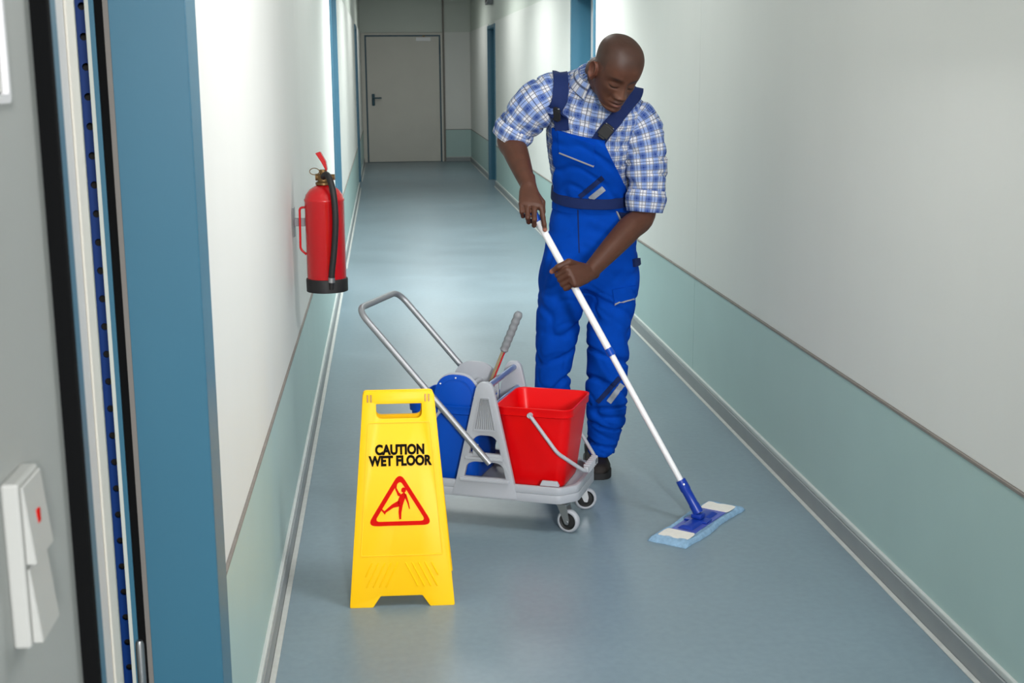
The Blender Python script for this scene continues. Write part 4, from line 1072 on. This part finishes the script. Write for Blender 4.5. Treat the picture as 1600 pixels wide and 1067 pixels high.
# ---- shoes --------------------------------------------------------------------------------------------
def shoe(toe, heel, par):
    toe, heel = vec(*toe), vec(*heel); L = np.linalg.norm(toe - heel); f = (toe - heel) / L; s = vec(f[1], -f[0], 0)
    rows = [(0.00, 0.022, 0.070), (0.05, 0.034, 0.105), (0.18, 0.040, 0.125), (0.34, 0.042, 0.122), (0.48, 0.043, 0.098), (0.62, 0.047, 0.078), (0.76, 0.051, 0.066), (0.88, 0.046, 0.060), (0.96, 0.034, 0.050), (1.0, 0.014, 0.030)]
    R = []
    for t, w, h in catmull(rows, 26):
        c = heel + f * L * t; r = []
        for j in range(24):
            a = 2 * math.pi * j / 24; x = math.cos(a); z = math.sin(a)
            x = math.copysign(abs(x) ** 0.75, x); z = math.copysign(abs(z) ** 0.85, z)
            nar = 1 - 0.35 * max(0, z) * (1 if h > 0.09 else 0.6)
            r.append(c + s * w * x * nar + vec(0, 0, 0.020 + (h - 0.020) * (z * 0.5 + 0.5)))
        R.append(r)
    sh = build('shoe', rings_mesh(R), M_SHOE, par, smooth=True, angle=180, world=True)
    out = []
    for t, w, h in catmull(rows, 22): out.append((t, w + 0.004))
    lo = [heel + f * L * (t * 1.02 - 0.01) + s * w for t, w in out] + [heel + f * L * (t * 1.02 - 0.01) - s * w for t, w in out[::-1]]
    build('sole', rings_mesh([[p + vec(0, 0, z) for p in lo] for z in (0.001, 0.004, 0.024, 0.026)]), M_SOLE, sh, smooth=True, angle=40, world=True)
    # toe-cap seam, tongue and laces
    def top(t, x):
        rr = catmull(rows, 26); i = min(int(t * 25), 25); w, h = rr[i][1], rr[i][2]
        return heel + f * L * t + s * w * x * 0.8 + vec(0, 0, 0.020 + (h - 0.020) * (0.5 + 0.5 * math.sqrt(max(0, 1 - (abs(x) ** 2.4))))) + vec(0, 0, 0.001)
    for k, t in enumerate((0.50, 0.56, 0.62)):
        build('lace', tube([top(t, x) for x in np.linspace(-0.45, 0.45, 7)], 0.0028, 6), M_LACE, sh, smooth=True, world=True)
    build('toe_seam', tube([top(0.80 - 0.10 * abs(x), x) for x in np.linspace(-0.95, 0.95, 13)], 0.0016, 6), M_LACE, sh, smooth=True, world=True)
    return sh
shoe((0.788, 4.735, 0), (0.812, 5.020, 0), person)
shoe((0.600, 4.775, 0), (0.640, 5.055, 0), person)

# ---- the body: head, neck, trunk, arms, hands, legs in one continuous skin ------------------------------
HC = at_y(963.5, 110, 4.520)                              # centre of the head (between the ears)
def head_basis(yaw, pitch, roll):
    f = vec(math.sin(yaw), -math.cos(yaw), 0); x = vec(math.cos(yaw), math.sin(yaw), 0); u = vec(0, 0, 1)
    f2 = f * math.cos(pitch) - u * math.sin(pitch); u2 = u * math.cos(pitch) + f * math.sin(pitch)
    x3 = x * math.cos(roll) - u2 * math.sin(roll); u3 = u2 * math.cos(roll) + x * math.sin(roll)
    return x3, f2, u3
HX, HF, HU = head_basis(math.radians(12), math.radians(34), math.radians(7))
HS = 1.0
def hp(x, f, u): return HC + (HX * x + HF * f + HU * u) * HS
# height, half width, front, back
HEAD = [(-0.121, 0.014, 0.068, 0.030), (-0.117, 0.026, 0.080, 0.012), (-0.108, 0.038, 0.0865, -0.010), (-0.094, 0.048, 0.087, -0.034), (-0.076, 0.057, 0.086, -0.052),
        (-0.056, 0.063, 0.086, -0.068), (-0.034, 0.068, 0.087, -0.082), (-0.012, 0.072, 0.088, -0.094), (0.010, 0.075, 0.092, -0.100), (0.034, 0.0775, 0.0925, -0.104),
        (0.058, 0.077, 0.086, -0.103), (0.080, 0.0705, 0.073, -0.094), (0.098, 0.057, 0.053, -0.077), (0.110, 0.036, 0.030, -0.050), (0.1145, 0.012, 0.006, -0.022)]
def gs_(d, s): return math.exp(-(d / s) ** 2)
def face_disp(x, u):
    """forward displacement of the face (metres) at face coordinates x (his left +), u (up)"""
    d = 0.0
    ax = abs(x)
    # brow ridge, sockets, lowered upper lids with a crease above and the lower lid beneath
    d += 0.0040 * gs_(u - 0.016, 0.009) * gs_(ax - 0.028, 0.026)
    d -= 0.0100 * gs_(u + 0.006, 0.014) * gs_(ax - 0.033, 0.0175)
    q = ((ax - 0.033) / 0.0155) ** 2 + ((u + 0.009) / 0.0105) ** 2
    if q < 1: d += 0.0085 * (1 - q) ** 0.6
    d -= 0.0030 * gs_(u + 0.0195, 0.0022) * gs_(ax - 0.033, 0.0135)
    d += 0.0022 * gs_(u + 0.0240, 0.0035) * gs_(ax - 0.033, 0.0140)
    d -= 0.0020 * gs_(u - 0.0025, 0.0020) * gs_(ax - 0.033, 0.0150)
    # nose bridge, ball and wings
    if u < 0.018:
        t = min(1, max(0, (0.010 - u) / 0.054))
        hgt = 0.0065 + 0.0175 * t ** 1.3
        if u < -0.046: hgt *= max(0, 1 - ((-0.046 - u) / 0.0125) ** 2)
        d += hgt * gs_(x, 0.0088 + 0.0080 * t) * min(1, (0.018 - u) / 0.016)
    d += 0.0105 * gs_(ax - 0.0165, 0.0078) * gs_(u + 0.0480, 0.0078)
    d -= 0.0040 * gs_(ax - 0.0280, 0.0040) * gs_(u + 0.0490, 0.0090)
    # cheeks, muzzle, lips, chin
    d += 0.0055 * gs_(ax - 0.045, 0.018) * gs_(u + 0.028, 0.017)
    d += 0.0065 * gs_(x, 0.027) * gs_(u + 0.075, 0.022)
    d += 0.0060 * gs_(x, 0.0205) * gs_(u + 0.0705, 0.0050)
    d += 0.0070 * gs_(x, 0.0185) * gs_(u + 0.0845, 0.0058)
    d -= 0.0075 * gs_(x, 0.0230) * gs_(u + 0.0775, 0.0024)
    d -= 0.0045 * gs_(x, 0.0200) * gs_(u + 0.0955, 0.0050)
    d += 0.0055 * gs_(x, 0.016) * gs_(u + 0.109, 0.010)
    d -= 0.0035 * gs_(ax - 0.030 - 0.35 * max(0, -0.055 - u), 0.0055) * gs_(u + 0.060, 0.014)
    return d
def head_geo(grow=0.0, disp=True, nr=110, seg=132):
    R = []
    for h, w, fr, bk in catmull(HEAD, nr):
        mid = (fr + bk) / 2 if False else 0.0
        r = []
        for j in range(seg):
            a = 2 * math.pi * j / seg; s, c = math.sin(a), math.cos(a)
            e = 2.25
            x = (w + grow) * math.copysign(abs(s) ** (2 / e), s)
            cen = min(0.0 if fr > 0.02 and bk < -0.02 else (fr + bk) / 2, fr)
            if bk > -0.02 or fr < 0.02: cen = (fr + bk) / 2
            ext = (fr - cen if c > 0 else cen - bk) + grow
            f = cen + ext * math.copysign(abs(c) ** (2 / e), c)
            if disp and c > 0: f += face_disp(x, h) * min(1, c * 2.2)
            r.append(hp(x, f, h + (grow if h > 0.05 else 0) * max(0, h - 0.05) / 0.07))
        R.append(r)
    return rings_mesh(R)
body = head_geo()
# ears
for s in (-1, 1):
    R = []
    for k, q in enumerate(np.linspace(0, 1, 9)):
        r = []
        for j in range(28):
            a = 2 * math.pi * j / 28
            sc = [0.45, 0.75, 0.92, 1.0, 1.0, 0.94, 0.80, 0.60, 0.35][k]
            ov_ = [0.000, 0.003, 0.007, 0.012, 0.0155, 0.0175, 0.0130, 0.006, 0.004][k]
            ef = 0.0175 * sc * (1 + 0.18 * math.sin(a)) * math.cos(a); eu = 0.031 * sc * math.sin(a)
            r.append(hp(s * (0.071 + ov_ + 0.004 * (1 if k > 2 else 0) - ef * 0.30), -0.006 + ef - 0.10 * eu, -0.010 + eu))
        R.append(r)
    body.join(rings_mesh(R))
    body.join(tube([hp(s * 0.078, -0.004, -0.036), hp(s * 0.082, -0.003, -0.040)], 0.008, 10, round_ends=True))
# neck and trunk
nb = TR[int(8.0 / 10 * (NT - 1))][:3]
body.join(tube([nb - vec(0, 0, 0.05), nb + vec(0, -0.01, 0.02), hp(0, -0.028, -0.070), hp(0, -0.022, -0.02)], [0.062, 0.060, 0.057, 0.060], 28, smooth=16))
rings = []
for k in range(0, int(0.83 * NT), 3):
    v = k / (NT - 1) * (len(TOR) - 1); rings.append([tor_pt(2 * math.pi * j / 40, v, -0.022) for j in range(40)])
body.join(rings_mesh(rings))
# legs inside the trousers
g = rings_mesh([hring(*r) for r in catmull([(925, 350, 4.85, 0.125, 0.085), (924, 390, 4.86, 0.14, 0.095), (921, 425, 4.865, 0.12, 0.085), (920, 440, 4.87, 0.06, 0.05)], 12)]); body.join(g)
for P_, R_ in (([(952, 400, 4.86), (950, 500, 4.86), (948, 590, 4.86), (943, 690, 4.90)], [0.075, 0.062, 0.05, 0.036]), ([(890, 400, 4.86), (874, 500, 4.875), (864, 590, 4.885), (861, 690, 4.93)], [0.075, 0.062, 0.05, 0.036])):
    pp = [at_y(*q) for q in P_]; pp.append(vec(pp[-1][0], pp[-1][1], 0.055)); body.join(tube(pp, R_ + [0.034], 20, smooth=24))
# arms
def limb(P_, R_, n=30, flat=1.0): return tube(P_, R_, 26, smooth=n, round_ends=True, flat=flat)
body.join(limb([at_y(885, 150, 4.70), SR, at_y(835, 172, 4.705), ER, ER * 0.72 + WR * 0.28, ER * 0.40 + WR * 0.60, WR * 0.92 + ER * 0.08, WR], [0.050, 0.056, 0.050, 0.045, 0.0455, 0.038, 0.0285, 0.0275], 40))
body.join(limb([at_y(975, 182, 4.695), SL_, at_y(1006, 260, 4.675), EL, EL * 0.74 + WL * 0.26, EL * 0.42 + WL * 0.58, WL * 0.90 + EL * 0.10, WL], [0.048, 0.055, 0.049, 0.044, 0.0465, 0.041, 0.032, 0.030], 40))
body.join(limb([EL + vec(0.004, 0.02, 0.01), EL + vec(0.008, 0.022, -0.014)], [0.030, 0.026], 6))
# hands -----------------------------------------------------------------------------------------------------
def finger(P_, r0, r1):
    P_ = [np.array(p) for p in P_]; n = len(P_)
    rr = [r0 + (r1 - r0) * i / (n - 1) for i in range(n)]
    g = G()
    for a, b, ra, rb_ in zip(P_, P_[1:], rr, rr[1:]):           # knuckled: each phalanx its own tapered capsule
        m = (a + b) / 2; g.join(tube([a, m, b], [ra * 1.04, (ra + rb_) / 2 * 0.93, rb_ * 1.04], 14, smooth=7, round_ends=True))
    return g
def palm(rows):
    """rows of (centre, half width vector, half thickness vector)"""
    R = []
    for c, w, t in rows: R.append([np.array(c) + np.array(w) * math.copysign(abs(math.cos(a)) ** 0.8, math.cos(a)) + np.array(t) * math.copysign(abs(math.sin(a)) ** 0.8, math.sin(a)) for a in np.linspace(0, 2 * math.pi, 28, endpoint=False)])
    return rings_mesh(R)
NAILS = []
# his right hand: over the top of the handle, index finger stretched down it
Wq = WR
mi = [at_y(845.5, 322, 4.468), at_y(835, 327, 4.456), at_y(824, 325, 4.462), at_y(814, 318, 4.478)]
pc = (mi[0] + mi[3]) / 2
hw_ = (mi[0] - mi[3]) / 2; hw_ = hw_ / np.linalg.norm(hw_)
hd_ = (mi[1] + mi[2]) / 2 - WR; hd_ /= np.linalg.norm(hd_)
ht_ = np.cross(hw_, hd_); ht_ /= np.linalg.norm(ht_); ht_ = ht_ if ht_[1] < 0 else -ht_
body.join(palm([(WR - hd_ * 0.05, hw_ * 0.027, ht_ * 0.026), (WR - hd_ * 0.02, hw_ * 0.027, ht_ * 0.025), (WR + hd_ * 0.005, hw_ * 0.030, ht_ * 0.024), (WR + hd_ * 0.03, hw_ * 0.036, ht_ * 0.021), (pc + hd_ * -0.018, hw_ * 0.042, ht_ * 0.019), (pc + hd_ * 0.004, hw_ * 0.042, ht_ * 0.016), (pc + hd_ * 0.014, hw_ * 0.034, ht_ * 0.010)]))
FR = [[mi[0], at_y(848.5, 340, 4.448), at_y(850.5, 351, 4.444), at_y(851.5, 359, 4.446)],
      [mi[1], at_y(835, 343, 4.432), at_y(834.5, 352, 4.446), at_y(835.5, 351, 4.464)],
      [mi[2], at_y(824.5, 340, 4.440), at_y(826, 347, 4.458), at_y(829, 345, 4.474)],
      [mi[3], at_y(815, 331, 4.458), at_y(817, 338, 4.474), at_y(820, 337, 4.488)]]
for P_, (a, b) in zip(FR, ((0.0098, 0.0080), (0.0102, 0.0084), (0.0098, 0.0080), (0.0088, 0.0070))): body.join(finger(P_, a, b))
body.join(finger([WR + hd_ * 0.02 + hw_ * 0.022 - ht_ * 0.006, at_y(847, 316, 4.510), at_y(848, 331, 4.505), at_y(846, 341, 4.500)], 0.0135, 0.0090))
# his left hand: closed round the handle lower down, thumb lying across it
HC2 = None
best = min(np.linspace(0.3, 1.1, 400), key=lambda d: abs(((lambda c: CX + FPX * c[0] / -c[2])(ROT @ (alongH(d) - CAMP))) - 889.5))
GP = alongH(best)
cdir = CAMP - GP; cdir = cdir - ax * np.dot(cdir, ax); cdir /= np.linalg.norm(cdir)      # toward the viewer, square to the handle
sdir = np.cross(ax, cdir); sdir /= np.linalg.norm(sdir)
if sdir[0] < 0: sdir = -sdir                                                                # toward image right
def gp(phi, r, d):
    a = math.radians(phi); return GP + ax * d + cdir * r * math.cos(a) + sdir * r * math.sin(a)
offs = [0.026, 0.0075, -0.011, -0.028]                                                      # index (upper) to little finger along the handle
kn = [gp(8, 0.037, offs[0]), gp(6, 0.039, offs[1]), gp(8, 0.037, offs[2]), gp(12, 0.034, offs[3])]
for o_, K, (a, b) in zip(offs, kn, ((0.0105, 0.0088), (0.0108, 0.0090), (0.0104, 0.0085), (0.0094, 0.0076))):
    k_ = 1.0 if o_ > -0.02 else 0.94
    body.join(finger([K, gp(-62, 0.036 * k_, o_), gp(-120, 0.028 * k_, o_ - 0.002), gp(-185, 0.0235, o_ - 0.003), gp(-225, 0.0225, o_ - 0.003)], a, b))
pdir = (kn[1] + kn[2]) / 2 - WL; pl_ = np.linalg.norm(pdir); pdir /= pl_
pw = ax - pdir * np.dot(ax, pdir); pw /= np.linalg.norm(pw); pt = np.cross(pdir, pw); pt /= np.linalg.norm(pt)
body.join(palm([(WL - pdir * 0.025, pw * 0.030, pt * 0.026), (WL, pw * 0.030, pt * 0.024), (WL + pdir * pl_ * 0.35, pw * 0.038, pt * 0.024), (WL + pdir * pl_ * 0.75, pw * 0.043, pt * 0.020), (WL + pdir * pl_ * 1.0, pw * 0.041, pt * 0.015), (WL + pdir * (pl_ + 0.008), pw * 0.032, pt * 0.009)]))
TB = WL + pdir * 0.018 + ax * 0.022
THL = [TB, gp(40, 0.038, 0.046), gp(-25, 0.037, 0.049), gp(-62, 0.048, 0.046)]
body.join(finger(THL, 0.0150, 0.0088))
body = remesh(body, 0.0026, 2)
# tint per vertex, from where each point lies on the body
Pb = np.array(body.v)
loc = (Pb - HC) / HS
lx, lf, lu = loc @ HX, loc @ HF, loc @ HU
base = np.array(lin((78, 47, 34))[:3]); cols = np.tile(base, (len(Pb), 1))
inface = (np.abs(lx) < 0.09) & (lf > 0.0) & (lu > -0.125) & (lu < 0.12)
def blend(mask, c, w):
    w = np.clip(w, 0, 1)[:, None] * mask[:, None]; cols[:] = cols * (1 - w) + np.array(lin(c)[:3]) * w
axx = np.abs(lx)
blend(inface, (30, 21, 18), 0.75 * np.exp(-((lu - 0.0165 + 0.10 * np.maximum(0, axx - 0.040)) / 0.0048) ** 2) * np.exp(-((axx - 0.034) / 0.018) ** 4) * 1.2)            # brows
blend(inface, (18, 13, 12), 1.2 * np.exp(-((lu + 0.0185 - 0.005 * ((axx - 0.033) / 0.0145) ** 2) / 0.0026) ** 2) * np.exp(-((axx - 0.033) / 0.0155) ** 4))  # lash line
blend(inface, (108, 66, 58), 0.8 * np.exp(-((lu + 0.0845) / 0.0060) ** 2) * np.exp(-(lx / 0.021) ** 4))                       # lower lip
blend(inface, (72, 46, 42), 0.8 * np.exp(-((lu + 0.0705) / 0.005) ** 2) * np.exp(-(lx / 0.022) ** 4))
blend(inface, (40, 26, 24), 0.9 * np.exp(-((lu + 0.0772) / 0.0016) ** 2) * np.exp(-(lx / 0.021) ** 4))
blend(inface, (30, 20, 18), 0.9 * np.exp(-((lu + 0.0555) / 0.003) ** 2) * np.exp(-((axx - 0.008) / 0.005) ** 2) * (lf > 0.098))   # nostrils
blend(inface, (104, 70, 54), 0.5 * np.exp(-(np.hypot(lx, (lu + 0.040)) / 0.022) ** 2))                                           # nose
blend((np.abs(lx) > 0.072) & (np.abs(lu + 0.01) < 0.04), (104, 62, 48), np.full(len(Pb), 0.6))                                       # ears
for tip in (FR[0][-1], FR[1][-1], THL[-1]):
    blend(np.ones(len(Pb)), (176, 116, 98), 1.0 * np.exp(-(np.linalg.norm(Pb - tip, axis=1) / 0.0095) ** 4))
# close-shaved scalp: a slightly darker stubble with a soft hairline
hl_ = np.where(lf > 0.045, 0.060 - 0.30 * np.maximum(0, axx - 0.058), np.where(lf > -0.002, 0.028 - (0.045 - lf) * 0.35, -0.030 - 0.1 * np.maximum(0, -lf)))
inhead = (axx < 0.0795) & (lu > -0.06) & (lu < 0.13) & (np.abs(lf) < 0.13)
blend(inhead, (50, 38, 33), 0.6 * np.clip((lu - hl_) / 0.035 + 0.5, 0, 1))
o = build('body', body, M_SKIN, person, smooth=True, angle=180, world=True)
at = o.data.attributes.new('skin_tint', 'FLOAT_COLOR', 'POINT')
at.data.foreach_set('color', np.hstack([cols, np.ones((len(cols), 1))]).astype(np.float32).ravel())
